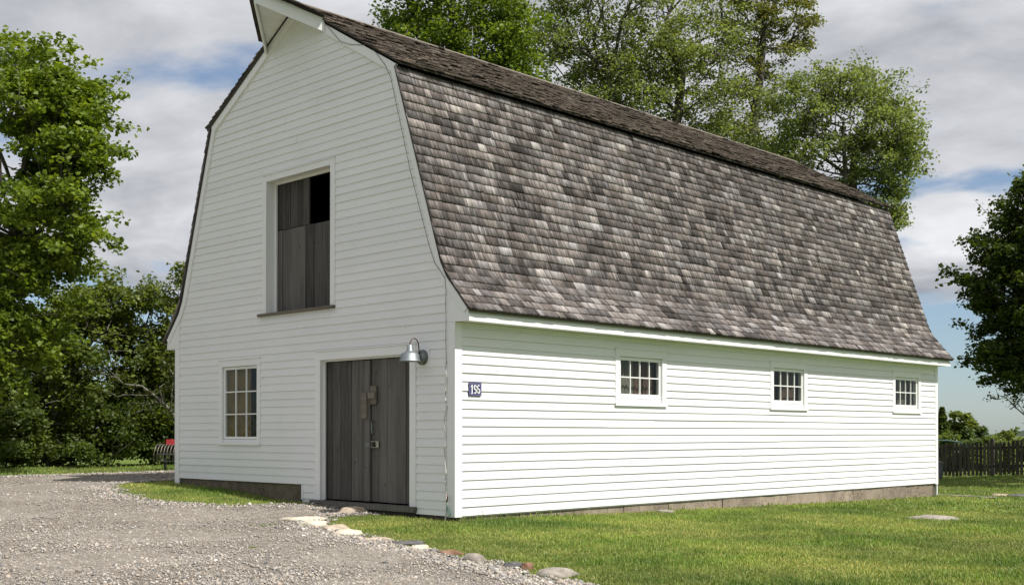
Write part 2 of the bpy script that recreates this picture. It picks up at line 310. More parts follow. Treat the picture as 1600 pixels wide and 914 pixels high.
# gravel drive outline (world metres)
DRIVE = np.array([(5.6, -3.15), (5.0, -2.85), (4.1, -2.62), (3.4, -2.42), (2.6, -2.25), (2.1, -2.2), (1.5, -2.1), (.8, -1.85), (.2, -1.72), (-.5, -1.75), (-1.2, -1.35), (-1.7, -.85), (-1.75, -.42), (-1.6, -.12), (-3.25, -.12), (-3.6, -.45), (-4.0, -1.05), (-4.7, -1.75), (-5.4, -1.95), (-6.6, -1.65), (-7.7, -1.2), (-8.3, -.75), (-8.35, .3), (-8.3, 12), (-11.2, 12), (-12.2, 4), (-12.2, 0), (-12.3, -4), (-13.5, -10), (-14, -18), (9, -18), (7.2, -5)])
def in_poly(x, y, P):
    x = np.asarray(x); y = np.asarray(y); r = np.zeros(x.shape, bool); n = len(P)
    for i in range(n):
        x0, y0 = P[i]; x1, y1 = P[(i+1) % n]
        c = ((y0 > y) != (y1 > y)) & (x < (x1-x0)*(y-y0)/((y1-y0) if y1 != y0 else 1e-9)+x0); r ^= c
    return r
def poly_dist(x, y, P):
    d = np.full(np.shape(x), 1e9); n = len(P)
    for i in range(n):
        a = P[i]; b = P[(i+1) % n]; e = b-a; t = np.clip(((x-a[0])*e[0]+(y-a[1])*e[1])/(e@e), 0, 1); d = np.minimum(d, np.hypot(x-a[0]-t*e[0], y-a[1]-t*e[1]))
    return d
def wob(x, y):
    return .06*np.sin(5.1*x+2.3*y)+.05*np.sin(9.7*y-4.4*x+1)+.035*np.sin(17*x+13*y)
def sdf(x, y):
    d = poly_dist(x, y, DRIVE); return np.where(in_poly(x, y, DRIVE), -d, d)+wob(x, y)       # < 0 inside the drive
def make_drive():
    st = .11; xs = np.arange(-14, 9, st); ys = np.arange(-18, 12.2, st); X, Y = np.meshgrid(xs, ys, indexing='ij'); inside = sdf(X, Y) < 0
    Z = zg(X, Y)+.012+.012*np.sin(1.9*X+.6*Y)*np.sin(1.3*Y-.5*X); nx, ny = X.shape; idx = np.arange(nx*ny).reshape(nx, ny)
    Z = np.where(poly_dist(X, Y, DRIVE) < .12, zg(X, Y)+.006, Z)
    keep = inside[:-1, :-1] & inside[1:, :-1] & inside[1:, 1:] & inside[:-1, 1:]
    f = np.stack([idx[:-1, :-1], idx[1:, :-1], idx[1:, 1:], idx[:-1, 1:]], -1)[keep]
    u, inv = np.unique(f, return_inverse=True); V = np.stack([X, Y, Z], -1).reshape(-1, 3)[u]
    tag(np_mesh('gravel_drive', V, inv.reshape(-1, 4), GRAVEL, None, True), kind='structure')
make_drive()
def in_view(x, y, z, m=60):
    d = np.stack([x, y, z], -1)-CAM; w = d@FW; px = 800+FPX*(d@RT)/np.maximum(w, .1); py = PY-FPX*(d@UP)/np.maximum(w, .1)
    return (w > 1) & (px > -m-120) & (px < 1600+m+120) & (py > 0) & (py < 914+m), w, px, py

# ------------------------------------------------------------------ barn
W = 7.67; LEN = 15.555; XC = -W/2; EAVE = 2.75
RIDGE = 8.22; KX = -1.25; KZ = 6.70
barn = thing('barn', 'white clapboard gambrel barn with grey wood shingle roof', 'barn', (XC, LEN/2, 0))
# wall line under the rake trim (right half); mirrored for the left
PROF = [(0.0, 3.20), (-.36, 3.62), (-1.33, 6.62), (XC, 8.09)]
def wall_x(z):
    """right-hand limit of the gable wall at height z"""
    if z <= PROF[0][1]: return 0.0
    for (x0, z0), (x1, z1) in zip(PROF, PROF[1:]):
        if z <= z1: return x0+(x1-x0)*(z-z0)/(z1-z0)
    return XC
def mir(x): return 2*XC-x
HOLES_F = [(-4.80, -2.77, 3.19, 5.54), (-6.16, -4.86, 1.0, 2.46), (-3.29, -.82, -.5, 2.478)]     # outer edge of the trim
OPEN_F = [(-4.685, -2.89, 3.20, 5.438), (-6.065, -4.96, 1.065, 2.345), (-3.15, -.955, .1, 2.345)]
def split(lo, hi, zlo, zhi, holes):
    """x spans of the band that are free of the holes -> list of (x0, x1, zlo, zhi)"""
    out = [(lo, hi, zlo, zhi)]
    for a, b, c, d in holes:
        nxt = []
        for x0, x1, z0, z1 in out:
            if z1 <= c+1e-4 or z0 >= d-1e-4 or b <= x0 or a >= x1: nxt.append((x0, x1, z0, z1)); continue
            if a > x0: nxt.append((x0, a, z0, z1))
            if b < x1: nxt.append((b, x1, z0, z1))
            if z0 < c-.012: nxt.append((max(a, x0), min(b, x1), z0, c))
            if z1 > d+.012: nxt.append((max(a, x0), min(b, x1), d, z1))
        out = nxt
    return out
def wall_backing():
    m = MB(); zs = sorted({0.0, .34, 3.2, 3.62, 6.62, 8.09, *[v for h in OPEN_F for v in h[2:] if v > 0]})
    for z0, z1 in zip(zs, zs[1:]):
        cur = [(None, None)]
        hs = sorted([h for h in OPEN_F if h[2] < (z0+z1)/2 < h[3]])
        edges = [None]+[v for h in hs for v in h[:2]]+[None]
        for i in range(0, len(edges), 2):
            l, r = edges[i], edges[i+1]
            l0, l1 = (mir(wall_x(z0)), mir(wall_x(z1))) if l is None else (l, l)
            r0, r1 = (wall_x(z0), wall_x(z1)) if r is None else (r, r)
            if z1 <= .34 and l is None: l0 = l1 = -3.66
            m.hexa([(l0, .004, z0), (l1, .004, z1), (l0, .06, z0), (l1, .06, z1), (r0-.002, .004, z0), (r1-.002, .004, z1), (r0-.002, .06, z0), (r1-.002, .06, z1)])
    return m
front_wall = wall_backing().build('front_wall', PAINT, barn)
SIDE_T = [(3.542, 4.925, 1.655, 2.560), (8.222, 9.60, 1.655, 2.560), (13.285, 14.69, 1.655, 2.560)]      # trim outer
SIDE_O = [(3.665, 4.803, 1.745, 2.440), (8.345, 9.478, 1.745, 2.440), (13.408, 14.565, 1.745, 2.440)]
m = MB(); ys = [0.0]+[v for o in SIDE_O for v in o[:2]]+[LEN]
for i in range(0, len(ys), 2): m.box(-.06, -.004, ys[i]+.062*(i == 0), ys[i+1], -.02, 2.95)
for a, b, c, d in SIDE_O: m.box(-.06, -.004, a, b, -.02, c); m.box(-.06, -.004, a, b, d, 2.95)
side_wall = m.build('side_wall', PAINT, barn)
m = MB().box(-W, -W+.06, .062, LEN, -.3, 2.95); m.build('far_side_wall', PAINT, barn)
m = MB()                                                                    # back gable
poly = [(0, -.3), (0, 3.2), (-.36, 3.62), (-1.33, 6.62), (XC, 8.09), (mir(-1.33), 6.62), (mir(-.36), 3.62), (-W, 3.2), (-W, -.3)]
m.prism([(x, LEN, z) for x, z in poly], (0, .05, 0)); m.build('rear_wall', PAINT, barn)
EXPO = .1275
def board(axis, u0l, u0r, u1l, u1r, z0, z1, parent):
    """one clapboard: thick butt at the bottom, feather edge on top; u is the run along the wall"""
    b = (.0185 if axis == 'x' else .0235)+random.uniform(-.002, .003); t = .005; j = [random.uniform(-.0042, .0042) for _ in range(4)]
    lap = .006
    if axis == 'x': P = lambda u, d, z: (u, -d, z)
    else: P = lambda u, d, z: (d, u, z)
    v = [P(u0l, -.003, z0+j[0]), P(u1l, -.003, z1+lap), P(u0l, b, z0+j[0]), P(u1l, t, z1+lap), P(u0r, -.003, z0+j[1]), P(u1r, -.003, z1+lap), P(u0r, b, z0+j[1]), P(u1r, t, z1+lap)]
    return mesh('clapboard', v, BOXF, PAINT, parent)
def runs(x0, x1):
    L = x1-x0
    if L < 5.0: return [(x0, x1)]
    n = int(math.ceil(L/4.9)); cuts = sorted(x0+L*(i+random.uniform(.72, 1.28))/n for i in range(n-1)); e = [x0]+cuts+[x1]
    return [(a+(.0012 if i else 0), b-(.0012 if i < len(e)-2 else 0)) for i, (a, b) in enumerate(zip(e, e[1:]))]
z = .345; k = 0
rows = [(.345+i*EXPO, .345+(i+1)*EXPO) for i in range(61)]
for z0, z1 in rows:
    if z0 > 8.03: break
    zt = min(z1, 8.08)
    lo = -W+.135 if z1 < 3.3 else mir(wall_x(z0)); hi = -.135 if z1 < 3.3 else wall_x(z0)
    for a, b, c, d in split(lo, hi, z0, zt, HOLES_F):
        for p, q in runs(a, b):
            pl = max(p, mir(wall_x(d))) if z1 >= 3.3 else p; ql = min(q, wall_x(d)) if z1 >= 3.3 else q
            if ql-pl < .03: pl, ql = min(pl, XC-.02), max(ql, XC+.02)
            board('x', p, q, pl, ql, c, d, front_wall)
z0 = .345
while z0 > .0:                                                             # short boards beside the door, below the sill line
    z1 = z0; z0 = max(z0-EXPO*1.02, .0)
    if z1 > .12: board('x', -3.62, -3.292, -3.62, -3.292, max(z0, .115), z1, front_wall)
    board('x', -.818, -.135, -.818, -.135, z0 if z0 > .05 else .0, z1, front_wall)
    if z0 < .05: break
z0 = .0
while z0 < 2.70:
    z1 = min(z0+EXPO, 2.74)
    for a, b, c, d in split(.115, LEN-.115, z0, z1, SIDE_T):
        for p, q in runs(a, b): board('y', p, q, p, q, c, d, side_wall)
    z0 = z1
# corner boards
for nm, v in (('corner_board', (-.133, .026, -.026, .0, -.012, EAVE-.002)), ('corner_board', (.0015, .026, .0015, .114, -.012, EAVE-.002)), ('corner_board', (-W-.026, -W+.133, -.026, .0, .05, EAVE-.002)), ('corner_board', (.0, .026, LEN-.115, LEN+.026, -.03, EAVE-.002)), ('corner_board', (-3.66, -3.622, -.024, .0, .10, .338))):
    MB().box(*v).build(nm, TRIM, barn)
# rake trim (a bent white board under the roof edge) and return boxes
RAKE_O = [(.303, 2.93), (-.14, 3.40), (-.27, 3.63), (-1.265, 6.69), (XC, 8.185)]
RAKE_I = [(.22, 2.87), (-.22, 3.34), (-.385, 3.64), (-1.37, 6.60), (XC, 8.03)]
for s in (0, 1):
    f = (lambda x: x) if s == 0 else mir
    for i in range(4):
        a, b, c, d = RAKE_O[i], RAKE_O[i+1], RAKE_I[i+1], RAKE_I[i]
        MB().prism([(f(a[0]), -.045, a[1]), (f(b[0]), -.045, b[1]), (f(c[0]), -.045, c[1]), (f(d[0]), -.045, d[1])], (0, .044, 0)).build('rake_board', TRIM, barn)
    pol = [(-.133, EAVE), (.303, EAVE), (.303, 2.915), (.215, 2.885), (-.133, 3.25)]
    MB().prism([(f(x), -.028, z) for x, z in pol], (0, .027, 0)).build('eave_return', TRIM, barn)
# eave: soffit, fascia, bed strip
for s in (0, 1):
    f = (lambda a, b: (a, b)) if s == 0 else (lambda a, b: (mir(b), mir(a)))
    MB().box(*f(.001, .300), .0, LEN+.05, EAVE+.004, EAVE+.024).build('soffit', TRIM, barn)
    MB().box(*f(.292, .318), -.026, LEN+.062, EAVE-.004, EAVE+.098).build('fascia', TRIM, barn)
    MB().box(*f(.26, .298), -.020, LEN+.055, EAVE+.102, EAVE+.175).build('bed_strip', TRIM, barn)
    MB().box(*f(.003, .024), .115, LEN-.116, EAVE-.035, EAVE-.001).build('frieze', TRIM, barn)
# far eave return box
MB().prism([(0, LEN+.01, EAVE+.002), (.29, LEN+.01, EAVE+.002), (.29, LEN+.01, 2.92), (0, LEN+.01, 3.2)], (0, .03, 0)).build('eave_return', TRIM, barn)

# roof: sheathing slabs then shingles course by course
LOW = [(.385, 2.895), (-.10, 3.44), (-.235, 3.69), (-1.243, 6.655)]         # outer face, eave -> knee
UPP = [(-1.125, 6.672), (XC+.0, 8.245)]                                       # outer face, knee -> ridge
Y0, Y1 = -.075, LEN+.085
def path_pt(P, s):
    for a, b in zip(P, P[1:]):
        l = math.dist(a, b)
        if s <= l or b is P[-1]:
            k = s/l; return (a[0]+(b[0]-a[0])*k, a[1]+(b[1]-a[1])*k), ((b[0]-a[0])/l, (b[1]-a[1])/l)
        s -= l
def path_len(P): return sum(math.dist(a, b) for a, b in zip(P, P[1:]))
SHV = np.array([(0, 1, 3, 2), (4, 6, 7, 5), (0, 4, 5, 1), (2, 3, 7, 6), (0, 2, 6, 4), (1, 5, 7, 3)])
def shingles(P, expo, seed, mirror=False, rough=1.0, thick=.020, wmin=.10, wmax=.34, flare=True):
    """list of (verts8, tint, uv8, centre) for one slope"""
    g = np.random.default_rng(seed); L = path_len(P); n = int(L/expo); expo = L/n; out = []
    for r in range(n):
        s0 = r*expo; s1 = min(s0+expo*1.55, L); y = Y0-.005
        wav = g.normal(0, .003*rough)
        while y < Y1-.02:
            w = g.uniform(wmin, wmax)
            if y+w > Y1-.06: w = Y1-y
            j = g.normal(0, .006*rough); gap = abs(g.normal(.0025, .002)); lift = abs(g.normal(0, .0035*rough)); th = thick*g.uniform(.8, 1.3); tilt = g.normal(0, .004*rough)
            (ax, az), (tx, tz) = path_pt(P, max(s0+j+wav, 0.0 if r else -.01)); (bx, bz), _ = path_pt(P, s1)
            # straight chord with the surface normal pointing outwards
            cx, cz = bx-ax, bz-az; l = math.hypot(cx, cz); nx, nz = cz/l, -cx/l
            if nx < 0: nx, nz = -nx, -nz
            e0 = .010+lift; vs = []; uv = []
            for yy, tl in ((y+gap, -tilt), (y+w-gap, tilt)):
                for (qx, qz, off) in ((ax, az, e0-.008), (ax, az, e0+th), (bx, bz, -.002), (bx, bz, .004)):
                    vs.append(((qx+tl*cx/l if off > e0-.02 and (qx, qz) == (ax, az) else qx)+nx*off, yy, (qz+tl*cz/l if (qx, qz) == (ax, az) else qz)+nz*off))
            ru = g.uniform(0, 40)
            for yy in (y+gap, y+w-gap):
                for ss in (s0, s0, s1, s1): uv.append((yy+ru, ss+ru*.37, ru))
            t = np.clip(g.normal(.43, .145)+(.26 if g.random() < .04 else 0)-(.20 if g.random() < .12 else 0), 0, 1)
            v = np.array(vs)
            if mirror: v[:, 0] = 2*XC-v[:, 0]
            out.append((v, (t, g.random(), g.random()), np.array(uv), v.mean(0))); y += w
    return out
def shingle_mesh(name, lst, mat, parent):
    V = np.concatenate([q[0] for q in lst]); F = np.concatenate([SHV+8*i for i in range(len(lst))]); C = np.repeat(np.array([q[1] for q in lst]), 8, 0); U = np.concatenate([q[2] for q in lst])
    return np_mesh(name, V, F, mat, parent, cols=C, vec=U)
def slab(P, name, mirror, mat, t=.05):
    m = MB(); f = mir if mirror else (lambda x: x)
    for a, b in zip(P, P[1:]):
        l = math.dist(a, b); nx, nz = (b[1]-a[1])/l, -(b[0]-a[0])/l
        m.prism([(f(a[0]), Y0+.012, a[1]), (f(b[0]), Y0+.012, b[1]), (f(b[0]-nx*t), Y0+.012, b[1]-nz*t), (f(a[0]-nx*t), Y0+.012, a[1]-nz*t)], (0, Y1-Y0-.024, 0))
    return m.build(name, mat, barn)
low_s = slab(LOW, 'lower_roof_slope', False, DARKBOARD, .035); upp_s = slab(UPP, 'upper_roof_slope', False, DARKBOARD, .022)
low_f = slab(LOW, 'lower_roof_slope', True, DARKBOARD, .035); upp_f = slab(UPP, 'upper_roof_slope', True, DARKBOARD, .06)
sl = shingles(LOW, .148, 3, rough=.6)
# nearest shingles (largest in the picture) as single pieces, the rest joined
order = sorted(range(len(sl)), key=lambda i: np.linalg.norm(sl[i][3]-CAM)/math.sqrt(max(np.ptp(sl[i][0][:, 1]), .05)))
near = set(order[:298])
for i in order[:298]: shingle_mesh('shingle', [sl[i]], SHINGLE, low_s)
tag(shingle_mesh('shingle_courses', [q for i, q in enumerate(sl) if i not in near], SHINGLE, low_s), kind='stuff')
tag(shingle_mesh('shingle_courses', shingles(UPP, .135, 5, rough=4.2, thick=.021, wmin=.08, wmax=.26), SHINGLE_UP, upp_s), kind='stuff')
tag(shingle_mesh('shingle_courses', shingles(LOW, .148, 8, True), SHINGLE, low_f), kind='stuff')
tag(shingle_mesh('shingle_courses', shingles(UPP, .125, 9, True, 2.6), SHINGLE_UP, upp_f), kind='stuff')
# ridge cap boards
sl_ang = math.atan2(UPP[1][1]-UPP[0][1], UPP[0][0]-UPP[1][0])
for s in (1, -1):
    c, sn = math.cos(sl_ang), math.sin(sl_ang); x0, z0 = XC, UPP[1][1]+.035
    MB().prism([(x0, Y0-.01, z0), (x0+s*.13*c, Y0-.01, z0-.13*sn), (x0+s*.13*c+s*.01*sn, Y0-.01, z0-.13*sn+.018), (x0, Y0-.01, z0+.021)], (0, Y1-Y0+.02, 0)).build('ridge_board', SHINGLE_UP if False else SILLWOOD, barn)
# hay hood: the roof runs out to a point over the loft door
hood = MB(); AP = Vector((XC, -.80, 8.225))
def hood_side(s):
    b = Vector((XC+s*.80, -.05, 8.225-.80*math.tan(sl_ang))); r0 = Vector((XC, -.05, 8.225)); n = Vector((s*math.sin(sl_ang), 0, math.cos(sl_ang)))
    return b, r0, n
for s in (1, -1):
    b, r0, n = hood_side(s)
    _d = (b-AP).normalized(); _o = Vector((_d.y, -_d.x, 0)); _o = (-_o if _o.y > 0 else _o).normalized()*.09
    MB().prism([AP+Vector((0, -.12, 0))+n*.046, b+_o+n*.046, b+n*.046, r0+n*.046], n*.012).build('hood_deck', DARKBOARD, barn)
    # soffit boards lying under the deck, running with the ridge
    for i in range(5):
        k0, k1 = i/5, (i+1)/5
        q = lambda k, e: (r0+(b-r0)*k) if e == 0 else (AP+(b-AP)*k)
        pts = [q(k0, 0), q(k1, 0), q(k1, 1), q(k0, 1)] if k1 < .999 else [q(k0, 0), q(k1, 0), q(k0, 1)]
        pts = [p-n*.004+(b-r0)*(.004 if j in (0, 3) else 0) for j, p in enumerate(pts)]
        MB().prism(pts, -n*.018).build('hood_soffit_board', TRIM, barn)
    # barge board along the free edge
    d = (b-AP); dn = d.normalized(); out = Vector((dn.y, -dn.x, 0)).normalized()*(1 if s > 0 else -1)
    if out.y > 0: out = -out
    dz = Vector((0, 0, -.175)); e = b+dn*.02
    MB().prism([AP+Vector((0, 0, .045)), e+Vector((0, 0, .035)), e+dz, AP+dz], out*.028).build('barge_board', TRIM, barn)
    # shingles on the hood
    m = MB(); L = (b-AP).length; dd = (r0-AP)
    for i in range(7):
        k0, k1 = i/7, min((i+1.4)/7, 1.0)
        # courses run parallel to the ridge, between the free edge and the front of the roof
        a0 = r0+(b-r0)*(1-k0); a1 = r0+(b-r0)*(1-k1); e0 = AP+(b-AP)*(1-k0)+out*.125; e1 = AP+(b-AP)*(1-k1)+out*.125
        N = 4
        for j in range(N):
            t0, t1 = j/N+.004, (j+1)/N-.004; jj = random.uniform(-.02, .02)
            P = [a0+(e0-a0)*t0+(b-r0)*jj*.2, a0+(e0-a0)*t1+(b-r0)*jj*.2, a1+(e1-a1)*t1, a1+(e1-a1)*t0]
            v = [P[0]+n*.060, P[0]+n*.082, P[3]+n*.060, P[3]+n*.064, P[1]+n*.060, P[1]+n*.082, P[2]+n*.060, P[2]+n*.064]; m.hexa(v)
    o = m.build('hood_shingles', SHINGLE_UP, barn); o['kind'] = 'stuff'
    a = o.data.attributes.new('tint', 'FLOAT_COLOR', 'POINT'); a.data.foreach_set('color', np.repeat(np.c_[rng.uniform(.1, .7, (len(m.v)//8, 3)), np.ones(len(m.v)//8)], 8, 0).astype(np.float32).ravel())
    a = o.data.attributes.new('suv', 'FLOAT_VECTOR', 'POINT'); a.data.foreach_set('vector', np.array([(p[1]*1.0, p[0]*1.2, 0) for p in m.v], np.float32).ravel())

# foundation
m = MB()
FX0 = -W+.03
g = [(-7.6, .19), (-6.6, .13), (-5.5, .08), (-4.4, -.02), (-3.664, -.05)]
MB().box(-7.62, -5.62, .022, .20, -.25, .337).build('concrete_footing', OLDCONC, barn); MB().box(-5.612, -3.664, .020, .20, -.25, .337).build('concrete_footing', OLDCONC, barn)
y = .11
while y < 5.0:                                                             # concrete blocks near the corner
    L = .41; MB().box(-.16, -.014+random.uniform(-.006, .006), y, y+L-.012, -.34, -.02+random.uniform(-.004, .002)).build('foundation_block', CONCRETE, barn); y += L
while y < LEN-.25:                                                         # older cast lengths, uneven top and face
    L = min(random.uniform(.9, 1.7), LEN-.2-y); o = random.uniform(-.010, .012)
    n = 6; vs = []; fs = []
    for i in range(n+1):
        yy = y+(L-.006)*i/n; a = o+random.uniform(-.008, .008); zt = -.024+random.uniform(-.012, .006)
        vs += [(-.16, yy, -.42), (a, yy, -.42), (a+random.uniform(-.008, .008), yy, -.2), (a-.006, yy, zt), (-.16, yy, zt)]
    for i in range(n):
        for j in range(5): fs.append((i*5+j, i*5+(j+1) % 5, (i+1)*5+(j+1) % 5, (i+1)*5+j))
    fs += [(0, 1, 2, 3, 4), tuple(range(n*5, n*5+5))[::-1]]
    mesh('foundation_block', vs, fs, CONCRETE, barn); y += L
MB().box(-.18, -.022, .06, LEN-.05, -.45, -.0225).build('foundation_core', OLDCONC, barn)
MB().box(-.80, -.12, .03, .18, -.3, -.012).build('concrete_footing', OLDCONC, barn)

# windows
def window(nm, axis, tr, op, cols, rws, rail_top, rail_bot, curtains, inset):
    """tr/op = (u0,u1,z0,z1); axis 'x' = front wall (outside is -y), 'y' = side wall (outside is +x)"""
    P = (lambda u, d, z: (u, -d, z)) if axis == 'x' else (lambda u, d, z: (d, u, z))
    def B(mb, u0, u1, d0, d1, z0, z1): return mb.hexa([P(u, d, z) for u in (u0, u1) for d in (d0, d1) for z in (z0, z1)])
    U0, U1, Z0, Z1 = tr; u0, u1, z0, z1 = op; d = .027
    fr = MB(); B(fr, U0, u0, 0, d, Z0+.02, z1); B(fr, u1, U1, 0, d, Z0+.02, z1); B(fr, U0, U1, 0, d+.002, z1+.001, Z1)
    fo = fr.build('window', TRIM, barn)
    B(MB(), U0, U1, 0, d+.016, Z1+.001, Z1+.014).build('drip_cap', TRIM, fo)
    B(MB(), U0-.012, U1+.0, -.05, d+.022, Z0-.03, Z0+.019).build('sill', TRIM, fo)
    jb = MB(); B(jb, u0-.02, u0-.001, -.11, -.001, z0, z1); B(jb, u1+.001, u1+.02, -.11, -.001, z0, z1); B(jb, u0-.02, u1+.02, -.11, -.001, z1+.001, z1+.02); B(jb, u0-.02, u1+.02, -.11, -.001, z0-.03, z0-.001); jb.build('jamb', TRIM, fo)
    # sash
    s0, s1 = -inset-.035, -inset; st = .05; bars = .020; sm = MB()
    a0, a1, c0, c1 = u0+.006, u1-.006, z0+.006, z1-.006; g0, g1, h0, h1 = a0+st, a1-st, c0+rail_bot, c1-rail_top
    B(sm, a0, g0, s0, s1, c0, c1); B(sm, g1, a1, s0, s1, c0, c1); B(sm, g0, g1, s0, s1, c0, h0); B(sm, g0, g1, s0, s1, h1, c1); sm.build('sash', SASH, fo)
    for i in range(1, cols):
        u = g0+(g1-g0)*i/cols; B(MB(), u-bars/2, u+bars/2, s0+.004, s1-.003, h0, h1).build('muntin', SASH, fo)
    for j in range(1, rws):
        zz = h0+(h1-h0)*j/rws; B(MB(), g0, g1, s0+.005, s1-.005, zz-bars/2, zz+bars/2).build('muntin', SASH, fo)
    for i in range(cols):
        for j in range(rws):
            p0, p1 = g0+(g1-g0)*i/cols, g0+(g1-g0)*(i+1)/cols; q0, q1 = h0+(h1-h0)*j/rws, h0+(h1-h0)*(j+1)/rws; tl = random.uniform(-.0012, .0012); t2 = random.uniform(-.0012, .0012); dd = (s0+s1)/2
            pts = [(p0, dd+tl, q0), (p1, dd-tl, q0), (p1, dd-tl+t2, q1), (p0, dd+tl+t2, q1)]
            mesh('pane', [P(*q) for q in pts], [(0, 1, 2, 3)], GLASS, fo)
    for (cu0, cu1, mat, dep) in curtains:                                   # pleated cloth hung inside
        n = 26; vs = []; fs = []; ph = random.random()*6
        for i in range(n+1):
            u = cu0+(cu1-cu0)*i/n; dd = -dep+.018*math.sin(i*1.35+ph)+.008*math.sin(i*3.1); vs += [P(u, dd, z0-.02), P(u+.01*math.sin(i), dd*1.0, (z0+z1)/2), P(u, dd, z1+.01)]
        for i in range(n): fs += [(i*3, i*3+3, i*3+4, i*3+1), (i*3+1, i*3+4, i*3+5, i*3+2)]
        o = mesh('curtain', vs, fs, mat, fo, True)
    return fo
window('window', 'x', HOLES_F[1], OPEN_F[1], 3, 3, .045, .045, [(-6.06, -5.30, YCURT, .085)], .01)
window('window', 'y', SIDE_T[0], SIDE_O[0], 4, 2, .055, .075, [(3.67, 4.22, CURTAIN, .15), (4.2, 4.8, CURTAINR, .16)], .008)
window('window', 'y', SIDE_T[1], SIDE_O[1], 4, 2, .055, .065, [(8.36, 8.78, DARKBOARD, .25), (8.9, 9.48, CURTAINR, .22)], .008)
window('window', 'y', SIDE_T[2], SIDE_O[2], 4, 2, .055, .065, [(13.41, 13.9, CURTAINR, .26), (14.1, 14.56, CURTAIN, .3)], .008)
# things dark inside: a loft floor so that the building is not one bright shell
MB().box(-W+.07, -.07, .30, LEN-.05, 2.93, 3.0).build('loft_floor', DARKBOARD, barn)
MB().box(-W+.07, -.07, .25, LEN-.05, -.05, -.024).build('barn_floor', DARKBOARD, barn)
MB().box(-W+.07, -.5, .90, .93, -.02, 2.9).build('inner_partition', DARKBOARD, barn)
MB().box(-.62, -.6, .07, LEN-.1, -.02, 2.9).build('inner_partition', DARKBOARD, barn)

# loft opening and doors
U0, U1, Z0, Z1 = HOLES_F[0]; u0, u1, z0, z1 = OPEN_F[0]
lf = MB().box(U0, u0, -.027, 0, Z0+.012, Z1).box(u1, U1, -.027, 0, Z0+.012, Z1).box(u0+.001, u1-.001, -.027, 0, z1, Z1).build('loft_frame', TRIM, barn)
MB().box(U0-.004, U1+.004, -.040, 0, Z1+.001, Z1+.013).build('drip_cap', TRIM, lf)
MB().box(u0-.02, u0-.001, .001, .205, z0, z1).box(u1+.001, u1+.02, .001, .205, z0, z1).box(u0-.02, u1+.02, .001, .205, z1+.001, z1+.02).build('jamb', TRIM, lf)
MB().box(u0, u0+.035, .15, .18, z0, z1).box(u0+.036, u1, .15, .18, z1-.035, z1).build('door_stop', TRIM, lf)
MB().box(U0-.085, U1+.008, -.075, .21, Z0-.036, Z0+.009).build('loft_sill', SILLWOOD, barn)
def planks(nm, x0, x1, z0, z1, yf, mat, parent, wlo, whi, th=.024, jag=.006):
    x = x0
    while x < x1-.01:
        w = random.uniform(wlo, whi)
        if x+w > x1-.05: w = x1-x
        d = random.uniform(-.007, .007); a = random.uniform(0, jag); b = random.uniform(0, jag)
        MB().box(x+.003, x+w-.003, yf+d, yf+th+d, z0+a, z1-b).build('plank', mat, parent); x += w
ld = MB().box(u0+.04, u1-.01, .222, .245, 3.5, 3.62).box(u0+.04, u1-.01, .222, .245, 4.25, 4.37).build('loft_door_leaf', LOFTWOOD, barn)
planks('plank', u0+.008, u1-.004, z0+.012, 4.625, .195, LOFTWOOD, ld, .15, .26)
ld = MB().box(u0+.04, -3.82, .226, .25, 4.75, 4.87).box(u0+.04, -3.82, .226, .25, 5.15, 5.27).build('loft_door_leaf', LOFTWOOD, barn)
planks('plank', u0+.008, -3.755, 4.633, z1-.03, .200, LOFTWOOD, ld, .14, .24)
# main door
U0, U1, Z0, Z1 = HOLES_F[2]; u0, u1, z0, z1 = OPEN_F[2]
df = MB().box(U0, u0, -.027, 0, .112, Z1).box(u1, U1, -.027, 0, .090, Z1).box(u0+.001, u1-.001, -.027, 0, z1, Z1).build('door_frame', TRIM, barn)
MB().box(U0-.004, U1+.004, -.042, 0, Z1+.001, Z1+.014).build('drip_cap', TRIM, df)
MB().box(u0-.02, u0-.001, .001, .085, .112, z1).box(u1+.001, u1+.02, .001, .085, .112, z1).box(u0-.02, u1+.02, .001, .085, z1+.001, z1+.02).build('jamb', TRIM, df)
MB().box(u0, u0+.03, .045, .075, .112, z1).box(u0+.031, u1, .045, .075, z1-.028, z1).build('door_stop', TRIM, df)
MB().box(-3.36, -.80, -.085, .12, .02, .102).build('threshold', BARNWOOD, barn)
MB().box(-3.30, -.82, -.03, .10, -.2, .018).build('threshold_base', DARKBOARD, barn)
SPL = -1.98
dl = MB().box(u0+.05, SPL-.02, .112, .135, .4, .55).box(u0+.05, SPL-.02, .112, .135, 1.8, 1.95).build('door_leaf', BARNWOOD, barn)
planks('plank', u0+.034, SPL-.004, .125, z1-.034, .082, BARNWOOD, dl, .17, .30)
MB().box(SPL-.125, SPL-.006, .052, .079, .13, z1-.05).build('astragal', BARNWOOD, dl)
MB().box(SPL-.165, SPL-.045, .020, .050, 1.40, 1.80).build('latch_bar', SILLWOOD, dl)
dr = MB().box(SPL+.03, u1-.03, .114, .137, .4, .55).box(SPL+.03, u1-.03, .114, .137, 1.8, 1.95).build('door_leaf', BARNWOOD, barn)
planks('plank', SPL+.004, u1-.004, .125, z1-.034, .084, BARNWOOD, dr, .17, .30)
MB().box(SPL+.01, SPL+.15, .050, .080, 1.62, 1.90).build('latch_block', SILLWOOD, dr)
MB().box(SPL-.02, SPL+.145, .024, .049, 1.71, 1.80).build('turn_button', SILLWOOD, dr)
MB().tube([(SPL+.062, .078, 1.36), (SPL+.062, .04, 1.35), (SPL+.062, .036, 1.26), (SPL+.062, .04, 1.17), (SPL+.062, .078, 1.16)], .010, 8).build('pull_handle', GALV, dr, True)
MB().box(SPL+.015, SPL+.20, .060, .079, .955, 1.055).build('hasp', STEEL, dr)
MB().box(SPL+.05, SPL+.12, .040, .059, .965, 1.045).build('padlock', DARKMETAL, dr)
